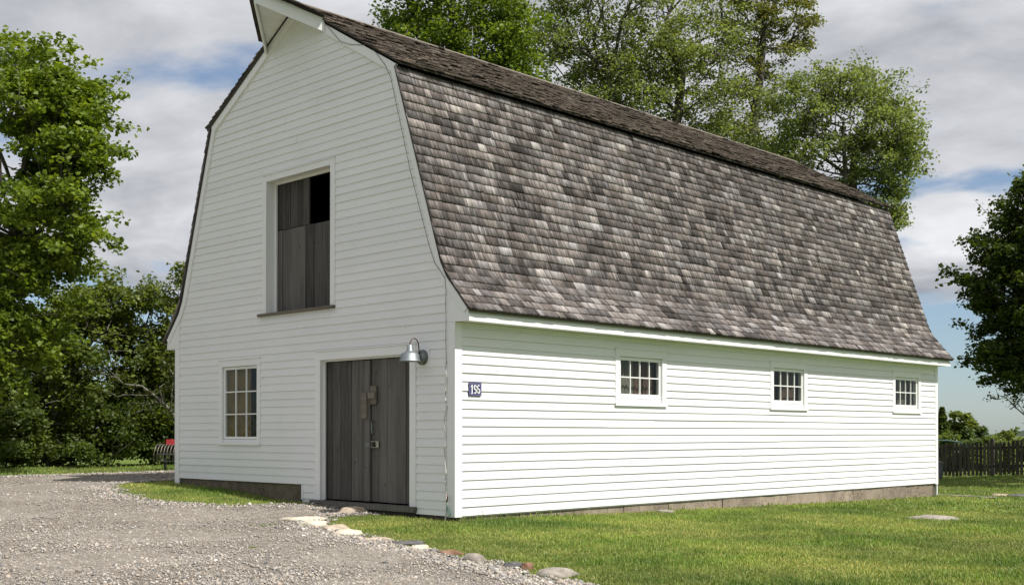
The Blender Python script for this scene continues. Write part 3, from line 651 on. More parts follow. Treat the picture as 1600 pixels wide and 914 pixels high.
MB().box(SPL-.11, SPL+.01, .044, .051, .975, 1.03).build('hasp_strap', GALVDARK, dl)

# ------------------------------------------------------------------ wall lamp
lp = thing('wall_lamp', 'galvanised gooseneck lamp with wide metal shade above the door', 'lamp', (-.66, -.02, 2.28))
c = (-.655, -.019, 2.275)
MB().box(-.775, -.535, -.0245, -.002, 2.13, 2.43).build('mounting_board', TRIM, lp)
MB().lathe([(.0, -.075), (.04, -.072), (.085, -.06), (.108, -.035), (.112, -.008), (.112, 0.0)], (c[0], -.026, c[2]), 'y', 28).build('back_plate', GALVDARK, lp, True)
sx, sy = -.655, -.275
MB().tube([(c[0], -.10, 2.31), (c[0], -.105, 2.40), (c[0], -.115, 2.475), (c[0], -.145, 2.525), (c[0], -.19, 2.543), (c[0], -.235, 2.53), (c[0], -.265, 2.49), (c[0], sy, 2.455), (c[0], sy, 2.43)], .0085, 8).build('gooseneck', COPPER, lp, True)
MB().lathe([(.0, .245), (.034, .243), (.041, .235), (.050, .155), (.057, .148), (.102, .128), (.130, .108), (.142, .030), (.158, .008), (.160, .003), (.156, .002), (.138, .028), (.125, .102), (.098, .120), (.05, .142), (.0, .145)], (sx, sy, 2.205), 'z', 36).build('shade', GALV, lp, True)
MB().lathe([(.0, .0), (.026, .006), (.036, .026), (.030, .052), (.018, .075), (.016, .10)], (sx, sy, 2.215), 'z', 14).build('bulb', ENAMELW, lp, True)

# ------------------------------------------------------------------ number plate
sg = thing('house_number_sign', 'dark blue enamel plate with white number 196 on the sunlit wall', 'sign', (.02, .36, 1.72))
SX = .038; A, B_, C0, D0 = .236, .486, 1.712, 1.900
MB().box(.0265, SX, A, B_, C0, D0).build('plate', ENAMEL, sg)
bw = .006; ii = .012
MB().box(SX+.0004, SX+.004, A+ii, B_-ii, D0-ii-bw, D0-ii).box(SX+.0004, SX+.004, A+ii, B_-ii, C0+ii, C0+ii+bw).box(SX+.0004, SX+.0038, A+ii, A+ii+bw, C0+ii+bw, D0-ii-bw).box(SX+.0004, SX+.0038, B_-ii-bw, B_-ii, C0+ii+bw, D0-ii-bw).build('border_line', ENAMELL, sg)
def digit(ch, y0, w, z0, h):
    m = MB(); X0, X1 = SX+.001, SX+.005
    def quad(pts): m.prism([(X0, y0+p*w, z0+q*h) for p, q in pts], (X1-X0, 0, 0))
    if ch == '1':
        quad([(.32, .0), (.72, .0), (.72, 1.0), (.45, 1.0), (.32, .93)]); quad([(.05, .84), (.318, .90), (.318, .74), (.05, .74)]); quad([(.08, 0), (.318, 0), (.318, .08), (.08, .08)]); quad([(.722, 0), (.95, 0), (.95, .08), (.722, .08)])
    else:
        def ring(cy, cz, ry, rz, iy, iz, a0, a1, n=22):
            for i in range(n):
                p, q = a0+(a1-a0)*i/n, a0+(a1-a0)*(i+1)/n
                quad([(cy+ry*math.cos(p), cz+rz*math.sin(p)), (cy+ry*math.cos(q), cz+rz*math.sin(q)), (cy+iy*math.cos(q), cz+iz*math.sin(q)), (cy+iy*math.cos(p), cz+iz*math.sin(p))])
        if ch == '9':
            ring(.5, .70, .46, .30, .19, .185, 0, 2*math.pi); ring(.5, .30, .46, .30, .20, .20, -math.pi*.78, 0, 14); quad([(.66, .30), (.96, .30), (.96, .70), (.66, .70)])
        else:
            ring(.5, .30, .46, .30, .19, .185, 0, 2*math.pi); ring(.5, .70, .46, .30, .20, .20, math.pi*.22, math.pi, 14); quad([(.04, .30), (.34, .30), (.34, .70), (.04, .70)])
    return m.build('digit', ENAMELW, sg)
for ch, yy in (('1', .268), ('9', .324), ('6', .394)): digit(ch, yy, .064 if ch != '1' else .052, 1.742, .128)

# ------------------------------------------------------------------ lightning conductor cable and rods
lc = thing('lightning_cable', 'thin metal cable running down the barn corner with loose wire ends', 'cable', (-.13, -.03, 0))
up = [(XC+.15, -.30, 8.25), (XC+.35, -.16, 8.13), (-3.1, -.10, 7.86), (-2.9, -.06, 7.62), (-2.6, -.052, 7.33), (-2.35, -.052, 7.22), (-2.1, -.055, 7.16), (-1.85, -.055, 7.10), (-1.5, -.055, 6.72), (-1.36, -.055, 6.5), (-.9, -.055, 5.0), (-.5, -.055, 3.9), (-.37, -.055, 3.62), (-.16, -.05, 3.38), (-.14, -.045, 3.2), (-.148, -.045, 3.0), (-.14, -.045, 2.75), (-.15, -.04, 2.5), (-.14, -.04, 2.2)]
MB().tube(up, .004, 6).build('upper_cable', CABLED, lc, True)
lo = [(-.14, -.04, 2.2)]
for i, zz in enumerate(np.arange(2.05, .25, -.13)): lo.append((-.145+.012*math.sin(i*1.9)+(-.02 if 4 < i < 11 else 0), -.040-.006*math.cos(i*2.3), float(zz)))
lo += [(-.135, -.045, .24), (-.11, -.05, .17), (-.12, -.05, .08), (-.135, -.06, -.03), (-.14, -.065, -.12)]
MB().tube(lo, .010, 6).build('lower_cable', CABLEW, lc, True)
MB().tube([(-.12, -.05, .20), (-.09, -.06, .26), (-.085, -.065, .30)], .011, 6).build('clamp', COPPER, lc, True)
MB().tube([(-.12, -.052, .22), (-.09, -.06, .13), (-.04, -.07, .07), (-.015, -.07, .0+.04), (-.02, -.068, -.02+.04), (-.06, -.06, .0), (-.09, -.056, .06), (-.11, -.055, .14)], .006, 6).build('green_wire_loop', GREENW, lc, True)
for i, (y, h, lab) in enumerate(((-.28, .10, 'stubby metal lightning rod base at the peak of the hay hood'), (4.0, .62, 'thin grey lightning rod on the ridge, nearer the gable peak'), (9.2, .62, 'thin grey lightning rod on the ridge, nearer the far end'))):
    rd = thing('lightning_rod', lab, 'lightning rod', (XC, y, 8.29), 'lightning rods on the ridge')
    MB().tube([(XC, y, 8.27), (XC, y, 8.27+h*.6), (XC, y, 8.27+h)], [.012, .009, .003] if i else [.02, .02, .012], 8).build('rod', GALVDARK, rd, True)
    MB().lathe([(0, .05), (.02, .05), (.035, .02), (.045, 0)], (XC, y, 8.265), 'z', 12).build('foot', GALVDARK, rd, True)

# ------------------------------------------------------------------ stones
def ico(sub=2):
    import bmesh
    bm = bmesh.new(); bmesh.ops.create_icosphere(bm, subdivisions=sub, radius=1.0); v = np.array([q.co[:] for q in bm.verts]); f = np.array([[w.index for w in q.verts] for q in bm.faces]); bm.free(); return v, f
IV, IF = ico(3)
def rock(seed, pos, sx, sy, sz, rz, mat, name, label, sink=.45, flat=.55):
    g = np.random.default_rng(seed); v = IV.copy()
    for k in range(9):
        d = g.normal(size=3)*np.array([1, 1, .5]); d /= np.linalg.norm(d); c = g.uniform(.62, .92); s = v@d; v -= np.outer(np.maximum(s-c, 0)*.85, d)
    fr = g.uniform(2, 6, (3, 3)); ph = g.uniform(0, 6, 3); v *= (1+.085*np.sin(v@fr.T+ph).sum(1))[:, None]; v += g.normal(0, .012, v.shape)
    v[:, 2] = np.where(v[:, 2] > flat, flat+.3*(v[:, 2]-flat)+.12*v[:, 0]*g.normal(), v[:, 2]); v[:, 2] = np.maximum(v[:, 2], -.6)
    v[:, :2] *= (1-.38*np.clip(v[:, 2:3], 0, 1)); v *= np.array([sx*1.15, sy*1.15, sz]); c, s = math.cos(rz), math.sin(rz); v[:, :2] = v[:, :2]@np.array([[c, s], [-s, c]])
    zb = float(zg(pos[0], pos[1])); o = np_mesh(name, v, IF, mat, None, True); o.location = (pos[0], pos[1], zb+sz*.6*(1-sink))
    return tag(o, label, 'stone')
def ground_at(px, py):
    d = FW+RT*(px-800)/FPX+UP*(PY-py)/FPX; t = 14.0
    for _ in range(40):
        p = CAM+t*d; t += (p[2]-float(zg(p[0], p[1])))/(-d[2])*.8
    return CAM+t*d
ROCKS = [((478, 813), 74, .10, 0, 'broad flat cream stone at the end of the stone edging nearest the door'), ((492, 822), 46, .15, 0, 'white rounded stone touching the broad flat cream one'), ((553, 800), 46, .15, 1, 'flat tan stepping stone just below the door threshold'),
    ((524, 828), 42, .14, 1, 'tan grey stone between two cream stones in the edging'), ((546, 835), 48, .13, 0, 'cream stone sloping down to the gravel edge'), ((590, 844), 42, .07, 1, 'half buried tan stone in the lawn edge'),
    ((636, 850), 52, .07, 3, 'long flat dark slate in the stone edging'), ((658, 858), 32, .10, 0, 'small cream stone below the dark slate'), ((702, 865), 36, .09, 4, 'half buried reddish brown stone in the lawn edge'),
    ((742, 877), 36, .16, 2, 'rounded grey stone between the reddish brown and the small dark one'), ((803, 887), 34, .12, 3, 'small dark stone beside a rust coloured one'), ((823, 889), 18, .13, 4, 'small rust coloured stone at the gravel edge'), ((864, 900), 66, .15, 2, 'largest grey tan stone at the near end of the edging'),
    ((1458, 811), 66, .13, 2, 'low grey rock lying alone in the lawn'), ((1563, 774), 26, .08, 1, 'pale flat rock in the lawn before the fence'), ((1592, 775), 32, .11, 3, 'dark rock in the lawn before the fence'), ((1037, 800), 30, .07, 2, 'small grey rock in the grass by the foundation, nearest the near window'), ((1192, 788), 22, .05, 2, 'flat buried rock in the grass by the foundation'), ((1356, 778), 34, .05, 2, 'flat grey rock in the grass by the foundation, nearest the far corner')]
rocks_xy = []
for i, ((px, py), w, h, mt, lab) in enumerate(ROCKS):
    p = ground_at(px, py); dep = (p-CAM)@FW; r = w*dep/FPX/2
    rock(40+i, p, r*1.05, r*random.uniform(.6, .85), max(h*.72, .055), YAW+random.uniform(-.35, .35), STONES[mt], 'stone', lab, sink=.82); rocks_xy.append((p[0], p[1], r))
rocks_xy = np.array(rocks_xy)

# ------------------------------------------------------------------ loose pebbles, lawn blades
OV = np.array([(1, 0, 0), (-1, 0, 0), (0, 1, 0), (0, -1, 0), (0, 0, 1), (0, 0, -1)], float); OF = np.array([(0, 2, 4), (2, 1, 4), (1, 3, 4), (3, 0, 4), (2, 0, 5), (1, 2, 5), (3, 1, 5), (0, 3, 5)])
def pebbles(n, seed):
    g = np.random.default_rng(seed)
    u = g.uniform(0, 1, n*9); px = g.uniform(-80, 1000, n*9); depth = 9.0+20*u**1.55
    d = FW[None]+RT[None]*((px-800)/FPX)[:, None]; P = CAM[None]+d*depth[:, None]; x, y = P[:, 0], P[:, 1]; s = sdf(x, y)
    clump = np.sin(1.7*x+.9*y+.6)*np.sin(1.1*y-1.9*x)+.5*np.sin(4.3*x+2*y)
    prob = np.where(s < .12, .16+.45*np.clip(1-np.abs(s+.28)/.45, 0, 1)+.25*np.clip(clump, 0, 1), 0.0)
    keep = (g.random(len(x)) < prob) & (s < .10); x, y, s, depth = x[keep][:n], y[keep][:n], s[keep][:n], depth[keep][:n]; n = len(x)
    size = np.clip(g.lognormal(math.log(.0082), .48, n), .005, .036)*(1+.55*np.clip(1-np.abs(s+.25)/.4, 0, 1))
    V = OV[None]*(size[:, None]*g.uniform(.6, 1.35, (n, 3)))[:, None, :]*np.array([1, 1, .62])+g.normal(0, .16, (n, 6, 3))*size[:, None, None]
    a = g.uniform(0, 6.28, n); c, s_ = np.cos(a), np.sin(a); vx = V[..., 0]*c[:, None]-V[..., 1]*s_[:, None]; vy = V[..., 0]*s_[:, None]+V[..., 1]*c[:, None]
    V = np.stack([vx+x[:, None], vy+y[:, None], V[..., 2]+(zg(x, y)+.014+size*.22)[:, None]], -1).reshape(-1, 3)
    pal = np.array([(.46, .42, .37), (.40, .355, .305), (.29, .275, .26), (.19, .186, .185), (.47, .39, .32), (.60, .57, .52), (.33, .285, .235)]); ci = g.choice(7, n, p=[.26, .26, .15, .07, .08, .03, .15]); col = pal[ci]*g.uniform(.75, 1.2, (n, 1))
    F = (OF[None]+6*np.arange(n)[:, None, None]).reshape(-1, 3)
    tag(np_mesh('loose_gravel', V, F, PEBBLE, None, cols=np.repeat(col, 6, 0)), 'loose grey and tan gravel stones lying on the drive', 'gravel', kind='stuff')
pebbles(84000, 11)
def vnoise(x, y, f, seed):
    g = np.random.default_rng(seed); T = g.random((64, 64)); u = x*f+100.3; v = y*f+100.7; i = np.floor(u).astype(int); j = np.floor(v).astype(int); a = u-i; b = v-j; a = a*a*(3-2*a); b = b*b*(3-2*b)
    t = lambda p, q: T[p % 64, q % 64]
    return (t(i, j)*(1-a)+t(i+1, j)*a)*(1-b)+(t(i, j+1)*(1-a)+t(i+1, j+1)*a)*b
def barn_foot(x, y): return (x > -W-.0) & (x < .02) & (y > -.01) & (y < LEN)
def blades(name, label, n, seed, dmin, dmax, pw, hmul, wmul, xr=(-80, 1680)):
    g = np.random.default_rng(seed); N = n*4
    u = g.uniform(0, 1, N); px = g.uniform(xr[0], xr[1], N); depth = dmin+(dmax-dmin)*u**pw
    d = FW[None]+RT[None]*((px-800)/FPX)[:, None]; P = CAM[None]+d*depth[:, None]; x, y = P[:, 0], P[:, 1]; s = sdf(x, y)
    keep = (s > g.normal(.03, .05, N)) & ~barn_foot(x, y)
    bare = np.clip(1-np.abs(s-.12)/.3, 0, 1)*.55; keep &= g.random(N) > bare
    path = (y > 15.9) & (y < 16.7) & (x > -2.5) & (x < 1.3); keep &= ~(path & (g.random(N) < .9))
    for rx, ry, rr in rocks_xy: keep &= np.hypot(x-rx, y-ry) > rr*.72
    x, y, depth, s = x[keep][:n], y[keep][:n], depth[keep][:n], s[keep][:n]; n = len(x); z = zg(x, y)
    patch = .5+.38*np.sin(1.3*x+.7*y)*np.sin(.9*y-.6*x+1)+.22*np.sin(3.1*x-2.2*y+np.sin(2*y))+.20*np.sin(6.3*x+4.1*y)*np.sin(5.2*y-3.3*x)+.12*np.sin(13*x-9*y); h = g.lognormal(math.log(.034), .33, n)*hmul*(.65+.6*np.clip(patch, 0, 1)); h *= 1+1.1*np.clip(1-np.abs(x-.06)/.12, 0, 1)*(y > 0)*(g.random(n) < .5); h *= np.where(s < .35, .75, 1)
    w = g.uniform(.0028, .0052, n)*wmul; a = g.uniform(0, 6.28, n); lean = np.abs(g.normal(0, .55, n)); la = g.normal(2.2, 1.1, n)
    dx, dy = np.cos(a)*w, np.sin(a)*w; lx, ly = np.cos(la)*lean*h, np.sin(la)*lean*h
    b = np.stack([x, y, z-.004], -1); e = np.stack([dx, dy, np.zeros(n)], -1); mpt = b+np.stack([lx*.35, ly*.35, h*.6], -1); t = b+np.stack([lx, ly, h*(1-.25*np.clip(lean, 0, 1.5))], -1)
    V = np.stack([b-e, b+e, mpt-e*.75, mpt+e*.75, t], 1).reshape(-1, 3); F = (np.array([(0, 1, 2), (1, 3, 2), (2, 3, 4)])[None]+5*np.arange(n)[:, None, None]).reshape(-1, 3)
    base = np.array([.130, .222, .030]); yel = np.array([.33, .31, .105]); dk = np.array([.055, .118, .015]); k = np.clip(g.normal(.12+.50*(1-np.clip(patch, 0, 1)), .20, n)+np.where(s < .4, .22, 0), 0, 1)[:, None]; pt2 = .5+.3*np.sin(2.1*x-1.7*y+np.sin(1.4*x))+.3*np.sin(4.9*x+3.7*y)*np.sin(2.9*y-1.2*x)+.15*np.sin(11*x+8*y); k2 = np.clip(g.normal(.05+.65*np.clip(pt2, 0, 1), .22, n), 0, 1)[:, None]
    col = (base*(1-k2)+dk*k2)*(1-k)+yel*k; mot = .45*vnoise(x, y, .55, 1)+.35*vnoise(x, y, 1.6, 2)+.2*vnoise(x, y, 4.5, 3); mot = np.clip((mot-.5)*2.6+.5, 0, 1)[:, None]; col = col*(.86+.56*mot)*(1+np.array([.16, .04, .0])*(mot-.4)); hh_ = 1.0
    col = np.repeat(col*g.uniform(.8, 1.25, (n, 1)), 5, 0)
    tag(np_mesh(name, V, F, BLADE, None, cols=col), label, 'grass', kind='stuff')
blades('lawn_grass', 'short green lawn grass in front of the barn', 175000, 21, 9.5, 22, 1.15, 1.0, 1.25)
blades('far_lawn_grass', 'mown grass farther off behind the barn and drive', 70000, 22, 22, 44, 1.3, 1.25, 2.6)

# ------------------------------------------------------------------ trees
def leaf_mesh(centres, dirs, size, cols, g, droop=.25, flat=.55):
    """leaf blades: folded four-point faces"""
    n = len(centres); nrm = g.normal(size=(n, 3)); nrm[:, 2] = np.abs(nrm[:, 2])+flat; nrm /= np.linalg.norm(nrm, axis=1, keepdims=True)
    t = dirs+g.normal(0, .8, (n, 3)); t[:, 2] -= droop; t -= nrm*(t*nrm).sum(1, keepdims=True); t /= np.linalg.norm(t, axis=1, keepdims=True)+1e-9; b = np.cross(nrm, t)
    s = size[:, None]; fold = nrm*s*g.uniform(.05, .22, (n, 1))
    V = np.stack([centres-t*s*.5, centres+b*s*.42+t*s*.02+fold, centres+t*s*.55, centres-b*s*.42+t*s*.02+fold], 1).reshape(-1, 3)
    F = (np.array([(0, 1, 2), (0, 2, 3)])[None]+4*np.arange(n)[:, None, None]).reshape(-1, 3); return V, F, np.repeat(cols, 4, 0)
def tree(name, label, base, lobes, seed, n_tips, leaves, leaf_size, colA, colB, trunk_r, group=None, sigma=.24, bark=None, fork=.35, bf=.35, multi=1, bare=0.0, trans=None, top=None, spread=.9, clump=1.0, NS=22, subr=(.24, .52)):
    """lobes: (centre xyz, radii xyz, weight). Branches reach every tip; leaves sit round the tips."""
    g = np.random.default_rng(seed); base = np.array(base, float); base[2] = float(zg(base[0], base[1]))-.1
    wts = np.array([l[2] for l in lobes], float); wts /= wts.sum(); li = g.choice(len(lobes), n_tips, p=wts)
    d = g.normal(size=(n_tips, 3)); d /= np.linalg.norm(d, axis=1, keepdims=True); rad = g.uniform(.15, 1, n_tips)**(1/2.6)
    C = np.array([l[0] for l in lobes], float); Rr = np.array([l[1] for l in lobes], float)
    sd_ = g.normal(size=(len(lobes), NS, 3)); sd_ /= np.linalg.norm(sd_, axis=2, keepdims=True); sc_ = C[:, None]+sd_*Rr[:, None]*g.uniform(.25, 1.02, (len(lobes), NS, 1))**.6; sr_ = Rr[:, None]*g.uniform(subr[0], subr[1], (len(lobes), NS, 1))*np.array([1.15, 1.15, .75])
    si = g.integers(0, NS, n_tips); tips = sc_[li, si]+d*rad[:, None]*sr_[li, si]; rv_ = tips-C[li]; push = np.where(g.random(n_tips) < .28, g.uniform(.1, .8, n_tips), 0.0)[:, None]; tips = tips+rv_/(np.linalg.norm(rv_, axis=1, keepdims=True)+1e-6)*push*np.array([1, 1, .8]); tips = tips[tips[:, 2] > base[2]+.3]
    cen = C.mean(0) if top is None else np.array(top)
    # trunk(s)
    nodes = [base]; par = [-1]; plen = [0.0]
    for s in range(multi):
        tgt = cen+(g.normal(0, .9, 3)*np.array([1, 1, .2])*spread if multi > 1 else 0); prev = 0; K = 10
        for i in range(1, K+1):
            p = base+(tgt-base)*i/K+np.array([math.sin(i*.9+s*2+seed)*.05, math.cos(i*.7+s+seed)*.05, 0])*(i/K)*2.0
            nodes.append(p); par.append(prev); plen.append(plen[prev]+np.linalg.norm(p-nodes[prev])); prev = len(nodes)-1
    nt0 = len(nodes); nodes = np.array(nodes); par = list(par); plen = list(plen)
    zmin = base[2]+fork*(cen[2]-base[2])
    od = np.argsort(np.linalg.norm(tips-cen, axis=1)*.6+np.abs(tips[:, 2]-cen[2])*.2); tips = tips[od]
    N = nodes; PL = np.array(plen); okp = np.where(N[:, 2] >= zmin, 0, 1e3)
    for p in tips:
        q = N; dd = np.linalg.norm(q-p, axis=1); cost = dd+bf*PL+okp+np.where(q[:, 2] > p[2]+.15, .6*(q[:, 2]-p[2]), 0); j = int(np.argmin(cost))
        L = dd[j]; start = j
        if L > .9:                                                         # break long reaches with bowed mid points
            k = int(L/.6)
            for i in range(1, k):
                mpt = q[j]+(p-q[j])*i/k+g.normal(0, .05, 3)*min(L, 2)+np.array([0, 0, .10*L*math.sin(math.pi*i/k)])
                N = np.vstack([N, mpt]); par.append(start); PL = np.append(PL, PL[start]+np.linalg.norm(mpt-N[start])); okp = np.append(okp, 0.0); start = len(N)-1
        N = np.vstack([N, p]); par.append(start); PL = np.append(PL, PL[start]+np.linalg.norm(p-N[start])); okp = np.append(okp, 0.0)
    nn = len(N); par = np.array(par); cnt = np.ones(nn)
    for i in range(nn-1, 0, -1): cnt[par[i]] += cnt[i]
    rr = np.maximum(trunk_r*(cnt/cnt[0])**.5, .006)
    # tubes
    K = 6; I = np.arange(1, nn); a = N[par[I]]; b = N[I]; ax = b-a; ax /= np.linalg.norm(ax, axis=1, keepdims=True)+1e-9; ref = np.where(np.abs(ax[:, 2:3]) > .9, np.array([[1., 0, 0]]), np.array([[0., 0, 1.]])); u = np.cross(ax, ref); u /= np.linalg.norm(u, axis=1, keepdims=True)+1e-9; v = np.cross(ax, u)
    ang = np.arange(K)*2*math.pi/K; ring = u[:, None]*np.cos(ang)[None, :, None]+v[:, None]*np.sin(ang)[None, :, None]
    ra = np.minimum(rr[par[I]], rr[I]*1.5); flare = np.where(par[I] == 0, 1.35, 1.0); V = np.concatenate([a[:, None]+ring*(ra*flare)[:, None, None], b[:, None]+ring*rr[I][:, None, None]], 1).reshape(-1, 3)
    f = np.array([(j, (j+1) % K, K+(j+1) % K, K+j) for j in range(K)]); F = (f[None]+2*K*np.arange(len(I))[:, None, None]).reshape(-1, 4)
    t = thing(name, label, 'tree', tuple(base), group); np_mesh('trunk', V, F, bark or BARK, t, True)
    # leaves: clumps round the outer nodes
    term = np.where(cnt <= 5)[0]; term = term[term >= nt0]
    if bare: term = term[g.random(len(term)) > bare]
    wt = g.gamma(1.6*clump+.2, 1, len(term)); pick = g.choice(len(term), leaves, p=wt/wt.sum()); ci = term[pick]
    along = g.uniform(0, 1, leaves)[:, None]**.7; pos = N[par[ci]]*(1-along)*.5+N[ci]*(1-(1-along)*.5)
    off = np.clip(g.normal(0, 1, (leaves, 3)), -1.7, 1.7)*sigma; off[:, 2] *= .6; pos = pos+off; dr = off/(np.linalg.norm(off, axis=1, keepdims=True)+1e-9)
    tone = np.clip(g.normal(.5, .2, len(term))[pick]+g.normal(0, .16, leaves), 0, 1)[:, None]; col = np.array(colA)*(1-tone)+np.array(colB)*tone; col = col*g.uniform(.8, 1.2, (leaves, 1))
    V, F, cc = leaf_mesh(pos, dr, leaf_size*g.uniform(.6, 1.25, leaves), col, g); o = np_mesh('crown', V, F, LEAF, t, cols=cc); o['kind'] = 'stuff'
    return t
def lobes_px(lst, depth):
    """(px, py, rx_px, ry_px, weight, depth offset) at a depth -> lobes in metres, as deep as wide"""
    out = []
    for px, py, rx, ry, w, dz in lst:
        k = (depth+dz)/FPX; out.append((at(px, py, depth+dz), (rx*k, rx*k, ry*k), w))
    return out
def gbase(px, depth):
    p = at(px, PY, depth); return (p[0], p[1], 0)
# sunlit maple at the left edge
tree('maple_tree', 'bright green sunlit maple at the left edge, tallest there', gbase(-70, 25), lobes_px([(-60, 190, 150, 120, 2.2, 0), (40, 150, 95, 80, 1.5, .3), (122, 222, 48, 44, 1.0, -.2), (80, 280, 52, 38, .8, .4), (95, 165, 60, 60, .8, 0), (60, 340, 85, 75, 1.5, -.8), (-60, 380, 140, 120, 2, 0), (20, 470, 75, 70, 1.0, -.6), (80, 420, 45, 28, .3, .4), (0, 560, 45, 45, .5, -.7), (-110, 520, 90, 90, 1.2, 0)], 25), 101, 2300, 68000, .115, (.088, .142, .020), (.235, .310, .044), .20, sigma=.125, bf=.25, clump=2.0)
# darker wood behind the drive
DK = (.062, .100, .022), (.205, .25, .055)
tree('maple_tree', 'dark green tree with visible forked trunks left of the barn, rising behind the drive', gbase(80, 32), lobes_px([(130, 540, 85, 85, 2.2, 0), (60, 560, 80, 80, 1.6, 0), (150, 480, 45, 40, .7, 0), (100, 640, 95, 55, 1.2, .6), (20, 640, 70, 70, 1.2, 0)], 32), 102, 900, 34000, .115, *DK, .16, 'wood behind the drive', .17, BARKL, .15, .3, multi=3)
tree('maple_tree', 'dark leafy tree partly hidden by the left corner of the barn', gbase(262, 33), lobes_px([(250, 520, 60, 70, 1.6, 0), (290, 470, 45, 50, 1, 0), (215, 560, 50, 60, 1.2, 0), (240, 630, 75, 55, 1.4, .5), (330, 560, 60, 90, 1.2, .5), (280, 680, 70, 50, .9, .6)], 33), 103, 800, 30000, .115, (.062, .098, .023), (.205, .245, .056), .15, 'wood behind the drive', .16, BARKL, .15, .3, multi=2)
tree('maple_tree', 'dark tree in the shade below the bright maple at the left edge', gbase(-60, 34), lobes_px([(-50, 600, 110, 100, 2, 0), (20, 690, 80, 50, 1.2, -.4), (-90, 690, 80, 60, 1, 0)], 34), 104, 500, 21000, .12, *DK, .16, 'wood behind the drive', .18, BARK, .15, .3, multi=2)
def shrub(label, px, depth, wpx, hpx, seed, n, colA, colB, ls=.10, name='shrub', group='undergrowth behind the drive'):
    g0 = gbase(px, depth); k = depth/FPX; zb = float(zg(g0[0], g0[1])); r = wpx*k/2; h = hpx*k
    lb = [((g0[0]+random.uniform(-.4, .4)*r, g0[1]+random.uniform(-.4, .4)*r, zb+h*f), (r*q, r*q, h*.33), 1) for f, q in ((.32, 1.0), (.55, .8), (.75, .5))]
    return tree(name, label, g0, lb, seed, max(60, n//110), n, ls, colA, colB, .05, group, .17, BARKL, .05, .3, multi=3)
SHR = [('low dark shrub at the far left under the trees', 5, 29.5, 120, 95), ('dark shrub in front of the forked trunks', 95, 31.5, 110, 70), ('leafy shrub to the right of the forked trunks', 165, 30.5, 95, 90), ('dark shrub behind the red hay rake', 232, 32.5, 100, 105), ('shrub half hidden behind the barn corner', 290, 33.5, 90, 120), ('low shrub between the forked trunks and the bright maple', 45, 33.5, 130, 110)]
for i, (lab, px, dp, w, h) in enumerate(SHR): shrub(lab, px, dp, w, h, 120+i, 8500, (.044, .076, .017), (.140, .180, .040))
tree('bare_tree', 'small tree of pale crooked bare limbs reaching left from the barn corner', gbase(345, 30.2), lobes_px([(215, 610, 40, 25, 1, 0), (250, 630, 30, 25, 1, 0), (165, 580, 25, 18, .6, 0), (270, 590, 25, 40, .7, 0)], 30.2), 108, 46, 900, .09, (.03, .05, .012), (.09, .11, .025), .055, None, .12, BARKL, .25, .5, bare=.3)
# trees behind the barn
SM = (.115, .158, .056), (.285, .335, .150)
tree('maple_tree', 'green maple rising behind the barn ridge, the one nearest the gable peak', gbase(735, 40), lobes_px([(735, -40, 85, 90, 2.2, 0), (735, 90, 80, 60, 1.6, 0), (650, 40, 38, 40, .5, 0), (790, 60, 48, 70, 1.1, 0), (700, -140, 90, 70, 1.2, 0), (780, 170, 60, 50, 1.0, 0), (680, 110, 40, 30, .5, 0)], 40), 111, 1500, 36000, .140, (.085, .140, .024), (.22, .295, .050), .22, 'trees behind the barn', .20, BARKL, .3, .3, multi=2, clump=2.2, NS=30, subr=(.28, .55))
tree('silver_maple_tree', 'tall silver maple with dark upright trunks behind the middle of the roof', gbase(985, 44), lobes_px([(985, 20, 105, 110, 2.6, 0), (905, 90, 60, 80, 1.2, 0), (1070, 60, 85, 95, 1.8, 0), (985, -140, 120, 90, 1.6, 0), (1010, 170, 95, 70, 1.4, 0), (1100, 180, 75, 60, 1.2, 0), (1140, 240, 70, 50, 1.2, 0), (1190, 270, 50, 50, 1.0, 0), (870, 30, 30, 60, .35, 0), (930, 190, 60, 50, .8, 0)], 44), 112, 2600, 54000, .118, *SM, .30, 'trees behind the barn', .20, BARK, .25, .3, multi=3, spread=1.8, clump=2.5, NS=34, subr=(.3, .6))
tree('silver_maple_tree', 'sparse silver maple with forking bare limbs against the clouds', gbase(1120, 46), lobes_px([(1185, 15, 65, 60, 1.4, 0), (1225, -30, 45, 50, .8, 0), (1130, -20, 45, 70, .9, 0), (1190, 100, 55, 38, .6, 0), (1240, 50, 22, 25, .25, 0), (1170, 160, 50, 45, .7, 0)], 46), 113, 520, 15000, .115, (.09, .105, .03), (.22, .23, .08), .17, 'trees behind the barn', .17, BARK, .3, .3, clump=.7)
tree('silver_maple_tree', 'broad pale green silver maple above the far end of the ridge', gbase(1310, 41), lobes_px([(1300, 215, 95, 70, 2.2, 0), (1370, 245, 62, 60, 1.4, 0), (1260, 160, 55, 45, .8, 0), (1330, 140, 55, 38, .7, 0), (1385, 190, 45, 40, .6, 0), (1415, 235, 28, 35, .45, 0), (1240, 250, 65, 60, 1.1, 0), (1390, 320, 32, 45, .7, 0), (1310, 330, 80, 50, 1, 0)], 41), 114, 2000, 36000, .112, (.118, .165, .058), (.29, .345, .155), .2, 'trees behind the barn', .16, BARK, .3, .3, multi=2, clump=2.5, NS=34, subr=(.26, .52))
